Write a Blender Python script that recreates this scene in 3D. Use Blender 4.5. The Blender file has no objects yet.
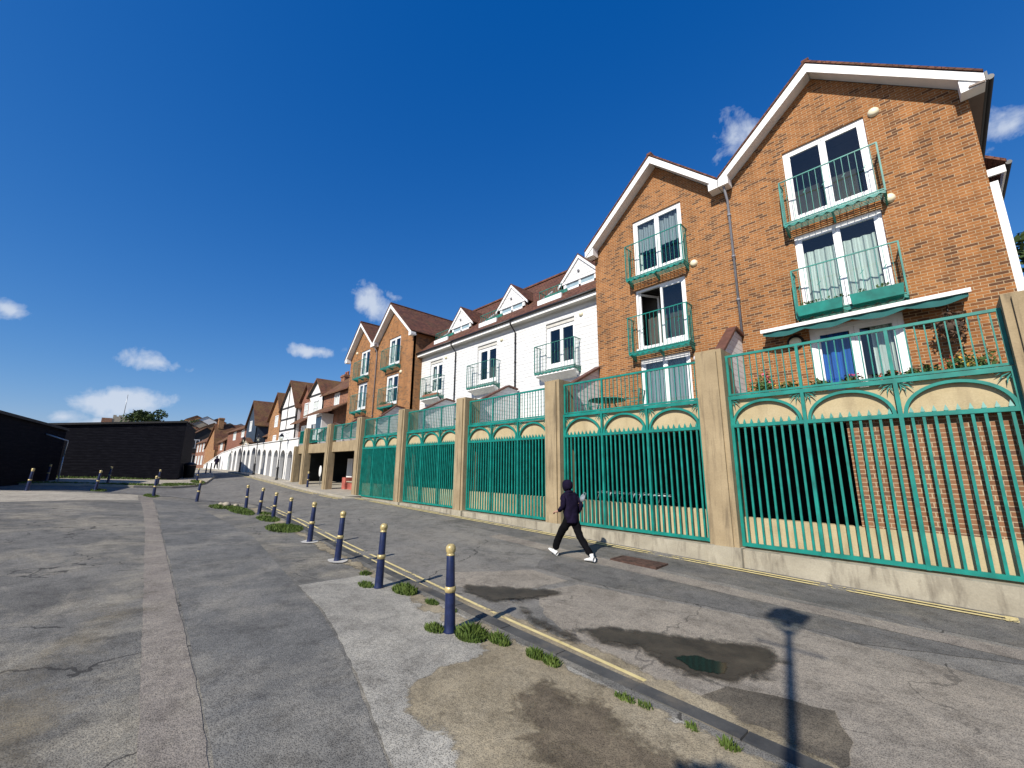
import bpy, math, random
from mathutils import Vector, Matrix, Quaternion
from mathutils.geometry import delaunay_2d_cdt
random.seed(7)
S = bpy.context.scene
COL = S.collection
R = math.radians
# ------------------------------------------------------------------ camera
cam = bpy.data.cameras.new("camera"); camo = bpy.data.objects.new("camera", cam); COL.objects.link(camo)
right = Vector((0.69122, 0.72259, 0.00889)); up = Vector((0.13929, -0.14529, 0.97954)); fwd = Vector((-0.70909, 0.67584, 0.20107))
M = Matrix((right, up, -fwd)).transposed().to_4x4()
CAMZ = 2.0
M.translation = Vector((0, 0, CAMZ)); camo.matrix_world = M
cam.sensor_width = 36; cam.lens = 407.27 / 1024 * 36; cam.clip_end = 3000; cam.clip_start = 0.05
S.camera = camo
# ------------------------------------------------------------------ light
SUN_EL = R(37.0)
sun_from = Vector((0.228 * math.cos(SUN_EL), -0.974 * math.cos(SUN_EL), math.sin(SUN_EL))).normalized()
sl = bpy.data.lights.new("sun", 'SUN'); sl.energy = 5.0; sl.angle = R(0.5); sl.color = (1.0, 0.945, 0.86)
so = bpy.data.objects.new("sun", sl); COL.objects.link(so); so.location = (0, -20, 30)
so.rotation_euler = (-sun_from).to_track_quat('-Z', 'Y').to_euler()
S.view_settings.view_transform = 'Standard'; S.view_settings.look = 'None'; S.view_settings.gamma = 1
S.view_settings.exposure = 0.30
W = bpy.data.worlds.new("World"); S.world = W; W.use_nodes = True
wt = W.node_tree; wn = wt.nodes; wl = wt.links
for n in list(wn): wn.remove(n)
def mth(nt, op, a, b=None, c=None, clamp=False):
    n = nt.nodes.new('ShaderNodeMath'); n.operation = op; n.use_clamp = clamp
    for i, v in enumerate((a, b, c)):
        if v is None: continue
        if isinstance(v, (int, float)): n.inputs[i].default_value = v
        else: nt.links.new(v, n.inputs[i])
    return n.outputs[0]
def pixdir(px, py):
    return (right * (px - 512) + up * (384 - py) + fwd * 407.27).normalized()
wout = wn.new('ShaderNodeOutputWorld'); bg = wn.new('ShaderNodeBackground'); bg.inputs[1].default_value = 0.095
sky = wn.new('ShaderNodeTexSky'); sky.sky_type = 'NISHITA'; sky.sun_disc = False
sky.sun_elevation = SUN_EL; sky.sun_rotation = math.atan2(sun_from.x, sun_from.y)
sky.air_density = 1.0; sky.dust_density = 0.25; sky.ozone_density = 3.0; sky.altitude = 0
hsv = wn.new('ShaderNodeHueSaturation'); hsv.inputs['Saturation'].default_value = 1.32; hsv.inputs['Value'].default_value = 0.95
hsv.inputs['Hue'].default_value = 0.497
sepr = wn.new('ShaderNodeSeparateColor'); cmb = wn.new('ShaderNodeCombineColor'); wl.new(sky.outputs[0], sepr.inputs[0])
for i_, (ga, gm) in enumerate(((1.22, .82), (.88, .68), (.58, .77))):
    v_ = mth(wt, 'MULTIPLY', mth(wt, 'POWER', mth(wt, 'MULTIPLY', sepr.outputs[i_], .095), ga), gm / .095); wl.new(v_, cmb.inputs[i_])
hsv.inputs['Saturation'].default_value = 1.08; hsv.inputs['Value'].default_value = 1.0; hsv.inputs['Hue'].default_value = .5
wl.new(cmb.outputs[0], hsv.inputs['Color'])
tc = wn.new('ShaderNodeTexCoord')
nz = wn.new('ShaderNodeTexNoise'); nz.inputs['Scale'].default_value = 17; nz.inputs['Detail'].default_value = 9; nz.inputs['Roughness'].default_value = 0.6
nz.inputs['Distortion'].default_value = 0.25
wl.new(tc.outputs['Generated'], nz.inputs['Vector'])
cloudsum = None
# direction, half width, half height (radians-ish), tilt, strength
CL = [((6, 309), .030, .018, -.2, .9), ((150, 362), .055, .030, .25, .75), ((178, 366), .03, .02, .25, .6), ((122, 400), .072, .030, .08, 1.25),
      ((62, 417), .035, .016, 0, .8), ((90, 424), .10, .012, 0, .6), ((308, 351), .050, .018, 0, .95), ((358, 352), .035, .010, 0, .4),
      ((374, 305), .065, .045, -.5, .85), ((392, 296), .03, .02, -.4, .55),
      ((738, 138), .075, .055, -.75, .85), ((1012, 125), .05, .03, -.6, .7), ((980, 150), .09, .025, -.6, .3), ((25, 424), .03, .012, 0, .5)]
for (px, py), rw, rh, tl, st in CL:
    d = pixdir(px, py); t = Vector((0, 0, 1)).cross(d).normalized() * -1; b = t.cross(d).normalized()
    if b.z < 0: b = -b
    t2 = t * math.cos(tl) + b * math.sin(tl); b2 = b * math.cos(tl) - t * math.sin(tl)
    def dot(v):
        n = wn.new('ShaderNodeVectorMath'); n.operation = 'DOT_PRODUCT'; n.inputs[1].default_value = v
        wl.new(tc.outputs['Generated'], n.inputs[0]); return n.outputs['Value']
    a = mth(wt, 'DIVIDE', mth(wt, 'SUBTRACT', dot(t2), d.dot(t2)), rw * 1.25)
    c = mth(wt, 'DIVIDE', mth(wt, 'SUBTRACT', dot(b2), d.dot(b2)), rh * 1.25)
    r2 = mth(wt, 'ADD', mth(wt, 'MULTIPLY', a, a), mth(wt, 'MULTIPLY', c, c))
    fr = mth(wt, 'GREATER_THAN', dot(d), 0.5)
    m = mth(wt, 'MULTIPLY', mth(wt, 'MULTIPLY', mth(wt, 'SUBTRACT', 1.0, mth(wt, 'SQRT', r2), clamp=True), st), fr)
    cloudsum = m if cloudsum is None else mth(wt, 'MAXIMUM', cloudsum, m)
dens = mth(wt, 'MULTIPLY', mth(wt, 'ADD', mth(wt, 'SUBTRACT', mth(wt, 'MULTIPLY', cloudsum, 1.5), .42), mth(wt, 'MULTIPLY', mth(wt, 'SUBTRACT', nz.outputs[0], .5), 3.0)), mth(wt, 'MULTIPLY', mth(wt, 'MINIMUM', mth(wt, 'MULTIPLY', cloudsum, 5.0), 1.0), 1.1), clamp=True)
dens = mth(wt, 'SMOOTH_MIN', dens, 0.85, 0.25)
mx = wn.new('ShaderNodeMix'); mx.data_type = 'RGBA'; wl.new(dens, mx.inputs[0]); wl.new(hsv.outputs[0], mx.inputs[6]); mx.inputs[7].default_value = (5.6, 6.2, 7.2, 1)
wl.new(mx.outputs[2], bg.inputs[0]); wl.new(bg.outputs[0], wout.inputs[0])

# ------------------------------------------------------------------ materials
MATS = {}
def base_mat(name):
    m = bpy.data.materials.new(name); m.use_nodes = True; nt = m.node_tree
    b = nt.nodes['Principled BSDF']; MATS[name] = m
    return m, nt, b
def uvn(nt, scale=(1, 1, 1), kind='UV'):
    t = nt.nodes.new('ShaderNodeTexCoord'); mp = nt.nodes.new('ShaderNodeMapping'); mp.inputs['Scale'].default_value = scale
    nt.links.new(t.outputs[kind], mp.inputs[0]); return mp.outputs[0]
def noise(nt, vec, scale, detail=4, rough=.55, dist=0):
    n = nt.nodes.new('ShaderNodeTexNoise'); n.inputs['Scale'].default_value = scale; n.inputs['Detail'].default_value = detail
    n.inputs['Roughness'].default_value = rough; n.inputs['Distortion'].default_value = dist; nt.links.new(vec, n.inputs['Vector']); return n.outputs[0]
def ramp(nt, fac, stops):
    r = nt.nodes.new('ShaderNodeValToRGB'); e = r.color_ramp.elements
    while len(e) > 1: e.remove(e[-1])
    e[0].position = stops[0][0]; e[0].color = (*stops[0][1], 1) if len(stops[0][1]) == 3 else stops[0][1]
    for p, c in stops[1:]:
        k = e.new(p); k.color = (*c, 1)
    nt.links.new(fac, r.inputs[0]); return r.outputs[0]
def mixc(nt, fac, a, b, mode='MIX'):
    n = nt.nodes.new('ShaderNodeMix'); n.data_type = 'RGBA'; n.blend_type = mode
    for i, v in ((0, fac), (6, a), (7, b)):
        if isinstance(v, (int, float)): n.inputs[i].default_value = v
        elif isinstance(v, tuple): n.inputs[i].default_value = (*v, 1)
        else: nt.links.new(v, n.inputs[i])
    return n.outputs[2]
def bump(nt, b, h, strength=.3, dist=.01):
    n = nt.nodes.new('ShaderNodeBump'); n.inputs['Strength'].default_value = strength; n.inputs['Distance'].default_value = dist
    nt.links.new(h, n.inputs['Height']); nt.links.new(n.outputs[0], b.inputs['Normal'])
def flat(name, col, rough=.6, metal=0, var=.12, vs=6, bumpy=0, spec=.5):
    m, nt, b = base_mat(name); v = uvn(nt, kind='Object')
    n = noise(nt, v, vs, 5); lo = tuple(c * (1 - var * 1.6) for c in col); hi = tuple(min(1, c * (1 + var)) for c in col)
    nt.links.new(ramp(nt, n, [(.3, lo), (.7, hi)]), b.inputs['Base Color']); b.inputs['Roughness'].default_value = rough; b.inputs['Metallic'].default_value = metal
    b.inputs['Specular IOR Level'].default_value = spec
    if bumpy: bump(nt, b, noise(nt, v, vs * 8, 5), .4, bumpy)
    return m
def brick_mat(name, c1, c2, dark, mortar, sx=1.0, mort=.015):
    m, nt, b = base_mat(name); v = uvn(nt)
    def bt(bias, a, bb, mo, off=0):
        t = nt.nodes.new('ShaderNodeTexBrick'); t.offset = .5; t.inputs['Scale'].default_value = 1
        t.inputs['Brick Width'].default_value = .225 * sx; t.inputs['Row Height'].default_value = .075 * sx; t.inputs['Mortar Size'].default_value = mort * .5 * sx
        t.inputs['Mortar Smooth'].default_value = .3; t.inputs['Bias'].default_value = bias
        t.inputs['Color1'].default_value = (*a, 1); t.inputs['Color2'].default_value = (*bb, 1); t.inputs['Mortar'].default_value = (*mo, 1)
        nt.links.new(v, t.inputs['Vector']); return t
    t1 = bt(0, c1, c2, mortar)
    # a few dark burnt bricks: same grid, black/white per brick
    t2 = bt(0, (0, 0, 0), (1, 1, 1), (.5, .5, .5))
    dk = ramp(nt, t2.outputs['Color'], [(.0, (0, 0, 0)), (.78, (0, 0, 0)), (.90, (1, 1, 1)), (1, (1, 1, 1))])
    notm = mth(nt, 'SUBTRACT', 1, t1.outputs['Fac'])
    sepc = nt.nodes.new('ShaderNodeRGBToBW'); nt.links.new(dk, sepc.inputs[0])
    col = mixc(nt, mth(nt, 'MULTIPLY', mth(nt, 'MULTIPLY', sepc.outputs[0], notm), .75), t1.outputs['Color'], dark)
    big = noise(nt, v, .8, 5, .6); col = mixc(nt, .5, col, ramp(nt, big, [(.3, (.62, .62, .62)), (.7, (1, 1, 1))]), 'MULTIPLY')
    stx = noise(nt, uvn(nt, (3.2, .35, 1)), 1.1, 6, .62, .2); col = mixc(nt, .5, col, ramp(nt, stx, [(.36, (.66, .64, .62)), (.52, (1, 1, 1)), (.7, (1.08, 1.06, 1.04))]), 'MULTIPLY')
    fine = noise(nt, v, 60, 4); col = mixc(nt, .45, col, ramp(nt, fine, [(.3, (.6, .6, .6)), (.7, (1.0, 1.0, 1.0))]), 'MULTIPLY')
    nt.links.new(col, b.inputs['Base Color']); b.inputs['Roughness'].default_value = .9; b.inputs['Specular IOR Level'].default_value = .2
    bump(nt, b, mth(nt, 'MULTIPLY', notm, 1), .6, .006); return m
def tile_mat(name, a, bcol, moss, mossamt=.3, w=.17, h=.11):
    m, nt, b = base_mat(name); v = uvn(nt)
    t = nt.nodes.new('ShaderNodeTexBrick'); t.offset = .5; t.inputs['Scale'].default_value = 1; t.inputs['Brick Width'].default_value = w; t.inputs['Row Height'].default_value = h
    t.inputs['Mortar Size'].default_value = .006; t.inputs['Mortar Smooth'].default_value = .2
    t.inputs['Color1'].default_value = (*a, 1); t.inputs['Color2'].default_value = (*bcol, 1); t.inputs['Mortar'].default_value = tuple(c * .25 for c in a) + (1,)
    nt.links.new(v, t.inputs['Vector'])
    n = noise(nt, v, .9, 6, .65); f = ramp(nt, n, [(.5 - .1 * mossamt, (0, 0, 0)), (.75, (1, 1, 1))])
    bw = nt.nodes.new('ShaderNodeRGBToBW'); nt.links.new(f, bw.inputs[0])
    col = mixc(nt, mth(nt, 'MULTIPLY', bw.outputs[0], mossamt), t.outputs['Color'], moss)
    n2 = noise(nt, v, 9, 4); col = mixc(nt, .6, col, ramp(nt, n2, [(.3, (.55, .55, .55)), (.7, (1, 1, 1))]), 'MULTIPLY')
    nt.links.new(col, b.inputs['Base Color']); b.inputs['Roughness'].default_value = .85; b.inputs['Specular IOR Level'].default_value = .25
    sp = nt.nodes.new('ShaderNodeSeparateXYZ'); nt.links.new(v, sp.inputs[0])
    saw = mth(nt, 'SUBTRACT', 1, mth(nt, 'FRACT', mth(nt, 'DIVIDE', sp.outputs[1], h)))
    bump(nt, b, mth(nt, 'ADD', saw, mth(nt, 'MULTIPLY', t.outputs['Fac'], -.5)), .8, .02); return m
def board_mat(name, col, pitch, dirt=(.5, .48, .42), da=.15, gapdark=.35, d=.02, rough=.5):
    m, nt, b = base_mat(name); v = uvn(nt)
    sp = nt.nodes.new('ShaderNodeSeparateXYZ'); nt.links.new(v, sp.inputs[0])
    fr = mth(nt, 'FRACT', mth(nt, 'DIVIDE', sp.outputs[1], pitch))
    line = mth(nt, 'LESS_THAN', fr, .10)
    n = noise(nt, uvn(nt, (1, 4, 1)), 2.2, 6, .6)
    c = mixc(nt, mth(nt, 'MULTIPLY', mth(nt, 'MULTIPLY', mth(nt, 'SUBTRACT', n, .45, clamp=True), 4), da, clamp=True), col, dirt)
    c = mixc(nt, mth(nt, 'MULTIPLY', line, gapdark), c, tuple(x * .25 for x in col))
    nt.links.new(c, b.inputs['Base Color']); b.inputs['Roughness'].default_value = rough
    bump(nt, b, mth(nt, 'SUBTRACT', 1, fr), .9, d); return m
def concrete_mat(name, lo, hi, stain, sa=.5, streak=(5, .5, 1), rough=.9):
    m, nt, b = base_mat(name); v = uvn(nt); n = noise(nt, v, 1.3, 7, .62)
    c = ramp(nt, n, [(.3, lo), (.68, hi)])
    s = noise(nt, uvn(nt, streak), 1.4, 6, .6, .3); f = ramp(nt, s, [(.5, (0, 0, 0)), (.72, (1, 1, 1))])
    bw = nt.nodes.new('ShaderNodeRGBToBW'); nt.links.new(f, bw.inputs[0])
    c = mixc(nt, mth(nt, 'MULTIPLY', bw.outputs[0], sa), c, stain)
    fn = noise(nt, v, 35, 5, .7); c = mixc(nt, .45, c, ramp(nt, fn, [(.3, (.62, .62, .62)), (.65, (1, 1, 1))]), 'MULTIPLY')
    nt.links.new(c, b.inputs['Base Color']); b.inputs['Roughness'].default_value = rough; b.inputs['Specular IOR Level'].default_value = .25
    bump(nt, b, fn, .35, .006); return m
def asphalt(name, a, bcol, dust, dusta=.45, dscale=.55, rough=.92, grain=(.45, 1.5), crack=.0, streak=(1, 1, 1)):
    m, nt, b = base_mat(name); v = uvn(nt, kind='Object')
    n = noise(nt, v, .9, 8, .6, .2); c = ramp(nt, n, [(.32, a), (.68, bcol)])
    d = noise(nt, uvn(nt, streak, 'Object'), dscale, 9, .72, .35); f = ramp(nt, d, [(.47, (0, 0, 0)), (.66, (1, 1, 1))])
    bw = nt.nodes.new('ShaderNodeRGBToBW'); nt.links.new(f, bw.inputs[0]); c = mixc(nt, mth(nt, 'MULTIPLY', bw.outputs[0], dusta), c, dust)
    st = noise(nt, v, 3.6, 10, .78, .2); c = mixc(nt, .6, c, ramp(nt, st, [(.38, (.52, .51, .50)), (.50, (1, 1, 1)), (.66, (1.18, 1.16, 1.12))]), 'MULTIPLY')
    vo = nt.nodes.new('ShaderNodeTexVoronoi'); vo.inputs['Scale'].default_value = 85; nt.links.new(v, vo.inputs['Vector'])
    g = mth(nt, 'ADD', mth(nt, 'MULTIPLY', noise(nt, v, 150, 3, .7), .5), mth(nt, 'MULTIPLY', vo.outputs['Distance'], .6))
    gl, gh = grain
    c = mixc(nt, .95, c, ramp(nt, g, [(.34, (gl, gl, gl)), (.56, (gh, gh, gh * .97))]), 'MULTIPLY')
    s2 = noise(nt, v, 26, 4, .8); c = mixc(nt, .55, c, ramp(nt, s2, [(.36, (.62, .62, .62)), (.5, (1, 1, 1)), (.66, (1.35, 1.33, 1.28))]), 'MULTIPLY')
    if crack:
        vc = nt.nodes.new('ShaderNodeTexVoronoi'); vc.feature = 'DISTANCE_TO_EDGE'; vc.inputs['Scale'].default_value = .33
        dv = nt.nodes.new('ShaderNodeVectorMath'); dv.operation = 'ADD'
        nn = nt.nodes.new('ShaderNodeTexNoise'); nn.inputs['Scale'].default_value = 1.6; nn.inputs['Detail'].default_value = 6; nt.links.new(v, nn.inputs['Vector'])
        sc = nt.nodes.new('ShaderNodeVectorMath'); sc.operation = 'SCALE'; sc.inputs['Scale'].default_value = .9; nt.links.new(nn.outputs['Color'], sc.inputs[0])
        nt.links.new(v, dv.inputs[0]); nt.links.new(sc.outputs[0], dv.inputs[1]); nt.links.new(dv.outputs[0], vc.inputs['Vector'])
        brk = mth(nt, 'GREATER_THAN', noise(nt, v, .6, 3), .5)
        k = mth(nt, 'MULTIPLY', mth(nt, 'LESS_THAN', vc.outputs['Distance'], .0045), mth(nt, 'MULTIPLY', brk, crack))
        c = mixc(nt, k, c, (.03, .028, .025))
    nt.links.new(c, b.inputs['Base Color']); b.inputs['Roughness'].default_value = rough; b.inputs['Specular IOR Level'].default_value = .25
    bump(nt, b, g, .5, .008); return m

BR = brick_mat('orange_brick', (.40, .165, .053), (.24, .095, .034), (.10, .05, .03), (.48, .35, .21), .86, .016)
BR2 = brick_mat('red_brick', (.33, .12, .06), (.22, .08, .045), (.10, .05, .035), (.42, .34, .25))
BRM = brick_mat('brown_brick', (.24, .115, .060), (.33, .165, .085), (.13, .07, .05), (.50, .38, .25), mort=.018)
BRO = brick_mat('ochre_brick', (.42, .20, .075), (.33, .15, .06), (.2, .1, .05), (.4, .3, .2))
ROOF = tile_mat('brown_roof_tile', (.185, .075, .045), (.085, .036, .026), (.13, .10, .045), .4)
ROOFO = tile_mat('mossy_roof_tile', (.20, .085, .05), (.10, .05, .032), (.22, .14, .05), .8)
TILEH = tile_mat('hung_tile', (.30, .13, .08), (.22, .09, .06), (.2, .15, .1), .3)
WBOARD = board_mat('white_weatherboard', (.66, .66, .65), .155, (.42, .40, .35), .45, .40)
BLACKB = board_mat('black_tarred_board', (.004, .004, .007), .19, (.012, .012, .016), .9, .9, .02, .8); BLACKB.node_tree.nodes['Principled BSDF'].inputs['Specular IOR Level'].default_value = .08
BLUEB = board_mat('blue_black_board', (.020, .035, .055), .17, (.05, .06, .07), .4, .6, .02, .6)
UPVC = flat('white_upvc', (.80, .80, .79), .35, var=.03)
WHITE = flat('white_paint', (.78, .77, .74), .5, var=.06, vs=2)
SOFF = flat('soffit_board', (.55, .53, .48), .6, var=.08)
SOFFB = flat('brown_soffit', (.16, .11, .08), .6, var=.1)
WREND = concrete_mat('white_render', (.70, .68, .64), (.80, .79, .76), (.45, .42, .38), .4)
GREEN = flat('green_iron', (.004, .195, .155), .42, var=.22, vs=4)
GREENF = flat('weathered_green_iron', (.03, .17, .13), .5, var=.35, vs=9)
TEAL = flat('teal_canvas', (.008, .10, .095), .8, var=.1)
PILL = concrete_mat('sandy_concrete', (.27, .205, .12), (.40, .31, .185), (.13, .10, .065), .8, (6, .45, 1))
PLIN = concrete_mat('grey_concrete', (.27, .24, .18), (.42, .38, .29), (.12, .10, .075), .8, (4, .8, 1))
CREAM = concrete_mat('cream_render', (.42, .335, .19), (.52, .43, .265), (.26, .20, .12), .5, (3, .7, 1))
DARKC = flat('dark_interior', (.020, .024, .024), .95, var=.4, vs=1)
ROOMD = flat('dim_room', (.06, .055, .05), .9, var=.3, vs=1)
GREYP = flat('grey_plastic', (.20, .20, .22), .45, var=.15)
BLKP = flat('black_plastic', (.008, .008, .009), .5, var=.2)
COPE = flat('brown_coping', (.11, .045, .03), .6, var=.2)
LAMPC = flat('cream_lamp_cover', (.75, .68, .48), .4, var=.05)
NAVY = flat('navy_paint', (.010, .018, .065), .38, var=.25, vs=14)
GOLD = flat('gold_paint', (.50, .39, .17), .38, .25, var=.3, vs=20)
STONEW = concrete_mat('pale_footing', (.42, .40, .36), (.55, .53, .48), (.3, .28, .24), .4)
def curtain_mat(name, col):
    m, nt, b = base_mat(name); v = uvn(nt); w = nt.nodes.new('ShaderNodeTexWave'); w.inputs['Scale'].default_value = 3.2; w.inputs['Distortion'].default_value = 1.2
    w.inputs['Detail'].default_value = 2; nt.links.new(v, w.inputs['Vector']); nt.links.new(ramp(nt, w.outputs['Fac'], [(0, tuple(c * .72 for c in col)), (1, col)]), b.inputs['Base Color'])
    b.inputs['Roughness'].default_value = .9; bump(nt, b, w.outputs['Fac'], .8, .03); return m
CURT = curtain_mat('net_curtain', (.62, .66, .62)); CURB = curtain_mat('blue_curtain', (.02, .12, .48)); CURG = curtain_mat('grey_curtain', (.30, .33, .36))
def glass_mat():
    m = bpy.data.materials.new('window_glass'); m.use_nodes = True; nt = m.node_tree
    for n in list(nt.nodes): nt.nodes.remove(n)
    o = nt.nodes.new('ShaderNodeOutputMaterial'); mixs = nt.nodes.new('ShaderNodeMixShader'); t = nt.nodes.new('ShaderNodeBsdfTransparent'); g = nt.nodes.new('ShaderNodeBsdfGlossy')
    t.inputs[0].default_value = (.90, .94, .93, 1); g.inputs['Roughness'].default_value = .02; g.inputs[0].default_value = (.95, .97, 1, 1)
    f = nt.nodes.new('ShaderNodeFresnel'); f.inputs[0].default_value = 1.75; ge = nt.nodes.new('ShaderNodeNewGeometry'); nt.links.new(mth(nt, 'MULTIPLY', f.outputs[0], mth(nt, 'SUBTRACT', 1.0, ge.outputs['Backfacing'])), mixs.inputs[0])
    v = uvn(nt, kind='Object'); bb = nt.nodes.new('ShaderNodeBump'); bb.inputs['Strength'].default_value = .12; bb.inputs['Distance'].default_value = .02; nt.links.new(noise(nt, v, 1.5, 2), bb.inputs['Height'])
    nt.links.new(bb.outputs[0], g.inputs['Normal'])
    nt.links.new(t.outputs[0], mixs.inputs[1]); nt.links.new(g.outputs[0], mixs.inputs[2]); nt.links.new(mixs.outputs[0], o.inputs[0]); return m
GLASS = glass_mat()
def dglass():
    m, nt, b = base_mat('dark_glass'); b.inputs['Base Color'].default_value = (.02, .03, .035, 1); b.inputs['Roughness'].default_value = .06; b.inputs['Specular IOR Level'].default_value = .9; return m
DGLASS = dglass()
ASPH = asphalt('road_asphalt', (.098, .094, .088), (.142, .135, .125), (.20, .18, .15), .45, .5, crack=.8, streak=(.35, 1, 1))
ASPHD = asphalt('dark_asphalt', (.070, .068, .064), (.105, .10, .095), (.17, .15, .12), .4, .8)
ASPHB = asphalt('brown_asphalt', (.060, .052, .042), (.095, .082, .064), (.18, .15, .11), .4, .9)
ASPHL = asphalt('pale_asphalt', (.150, .132, .110), (.200, .178, .150), (.27, .235, .19), .55, .8, crack=.45, streak=(.3, 1.6, 1))
CHIP = asphalt('grey_chippings', (.165, .155, .136), (.215, .204, .180), (.27, .25, .21), .4, .9, grain=(.35, 1.7))
PLAZ = asphalt('plaza_asphalt', (.074, .071, .065), (.114, .109, .099), (.225, .20, .155), .7, .55, grain=(.35, 1.7), crack=.8)
PLAZ2 = asphalt('plaza_asphalt_newer', (.070, .069, .066), (.103, .101, .096), (.19, .175, .148), .6, .5, grain=(.35, 1.75))
PINK = asphalt('pink_trench', (.138, .120, .104), (.172, .152, .132), (.23, .205, .165), .5, .8, grain=(.4, 1.55))
BEIG = asphalt('pale_apron', (.23, .205, .165), (.30, .27, .22), (.34, .30, .25), .4, .5)
DIRT = asphalt('sandy_dirt', (.175, .145, .098), (.25, .21, .145), (.31, .27, .20), .5, 1.0, grain=(.55, 1.3))
DIRTD = asphalt('damp_dirt', (.080, .064, .045), (.125, .10, .07), (.19, .155, .105), .5, 1.8, grain=(.5, 1.4))
KERB = concrete_mat('granite_kerb', (.03, .032, .034), (.11, .108, .10), (.21, .175, .125), .75, (1, 1, 1))
KERBC = concrete_mat('pale_kerb', (.32, .29, .23), (.42, .38, .31), (.2, .18, .14), .5, (1, 1, 1))
def wet_mat():
    m, nt, b = base_mat('muddy_wet'); v = uvn(nt, kind='Object'); n = noise(nt, v, 3.0, 6, .65)
    nt.links.new(ramp(nt, n, [(.35, (.022, .017, .012)), (.7, (.065, .052, .036))]), b.inputs['Base Color'])
    b.inputs['Roughness'].default_value = .6; bump(nt, b, noise(nt, v, 40, 5), .5, .01); return m
WET = wet_mat()
def water_mat():
    m, nt, b = base_mat('puddle_water'); b.inputs['Base Color'].default_value = (.012, .012, .010, 1); b.inputs['Roughness'].default_value = .12; b.inputs['Specular IOR Level'].default_value = .5; return m
WATER = water_mat()
def paint_mat():
    m = bpy.data.materials.new('worn_yellow_paint'); m.use_nodes = True; nt = m.node_tree; b = nt.nodes['Principled BSDF']
    v = uvn(nt, kind='Object'); b.inputs['Base Color'].default_value = (.60, .47, .17, 1); b.inputs['Roughness'].default_value = .8
    nt.links.new(ramp(nt, noise(nt, v, 5, 4), [(.3, (.52, .42, .18)), (.7, (.68, .56, .27))]), b.inputs['Base Color'])
    t = nt.nodes.new('ShaderNodeBsdfTransparent'); mi = nt.nodes.new('ShaderNodeMixShader'); o = nt.nodes['Material Output']
    n1 = noise(nt, v, 14, 6, .75); n2 = noise(nt, v, .9, 4, .6)
    fac = mth(nt, 'GREATER_THAN', mth(nt, 'ADD', mth(nt, 'MULTIPLY', n1, .6), mth(nt, 'MULTIPLY', n2, .7)), .715)
    nt.links.new(fac, mi.inputs[0]); nt.links.new(t.outputs[0], mi.inputs[2]); nt.links.new(b.outputs[0], mi.inputs[1])
    nt.links.new(mi.outputs[0], o.inputs[0]); return m
YEL = paint_mat()
RUST = flat('rusty_iron', (.085, .045, .032), .8, .2, var=.4, vs=12, bumpy=.004)
def leaf(name, a, bb, sc=3.0):
    m, nt, b = base_mat(name); v = uvn(nt, kind='Object'); n = noise(nt, v, sc, 4, .7)
    nt.links.new(ramp(nt, n, [(.3, a), (.7, bb)]), b.inputs['Base Color']); b.inputs['Roughness'].default_value = .7; b.inputs['Specular IOR Level'].default_value = .2
    return m
GRASS = leaf('grass_blade', (.035, .07, .012), (.11, .15, .03), 9); LEAF = leaf('dark_leaf', (.02, .04, .012), (.06, .09, .025), .8); LEAF2 = leaf('plant_leaf', (.02, .055, .015), (.09, .14, .04), 6)
BARK = flat('bark', (.09, .06, .04), .9, var=.3)
HILLM = leaf('hill_scrub', (.035, .05, .02), (.13, .12, .06), .09)
TERRA = flat('terracotta', (.35, .12, .06), .8, var=.2)
FLOW = flat('pink_flower', (.65, .10, .20), .7, var=.3); FLOY = flat('yellow_flower', (.7, .45, .04), .7, var=.3); FLOR = flat('red_flower', (.55, .04, .03), .7, var=.3)
SKIN = flat('skin', (.42, .24, .17), .55, var=.05); CLOTH = flat('navy_hoodie_cloth', (.010, .007, .020), .95, var=.2, vs=12, bumpy=.006); TROU = flat('black_trouser_cloth', (.004, .004, .005), .9, var=.2, vs=12, bumpy=.005)
for m_ in (CLOTH, TROU): m_.node_tree.nodes['Principled BSDF'].inputs['Specular IOR Level'].default_value = .08
HAIR = flat('dark_hair', (.01, .008, .007), .8); SHOE = flat('white_shoe', (.72, .71, .68), .5, var=.06); SOLE = flat('shoe_sole', (.5, .5, .48), .7)
BAGM = flat('grey_canvas', (.22, .25, .27), .8, var=.3, vs=10)
TIMB = flat('black_timber', (.02, .018, .016), .7, var=.2)
STONE = concrete_mat('pale_stone', (.30, .26, .19), (.42, .37, .28), (.2, .17, .12), .5)
PINKB = flat('pinkish_red_paint', (.38, .10, .075), .6, var=.3, vs=3)
METAL = flat('galvanised_metal', (.35, .37, .38), .45, .6, var=.15)

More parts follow.
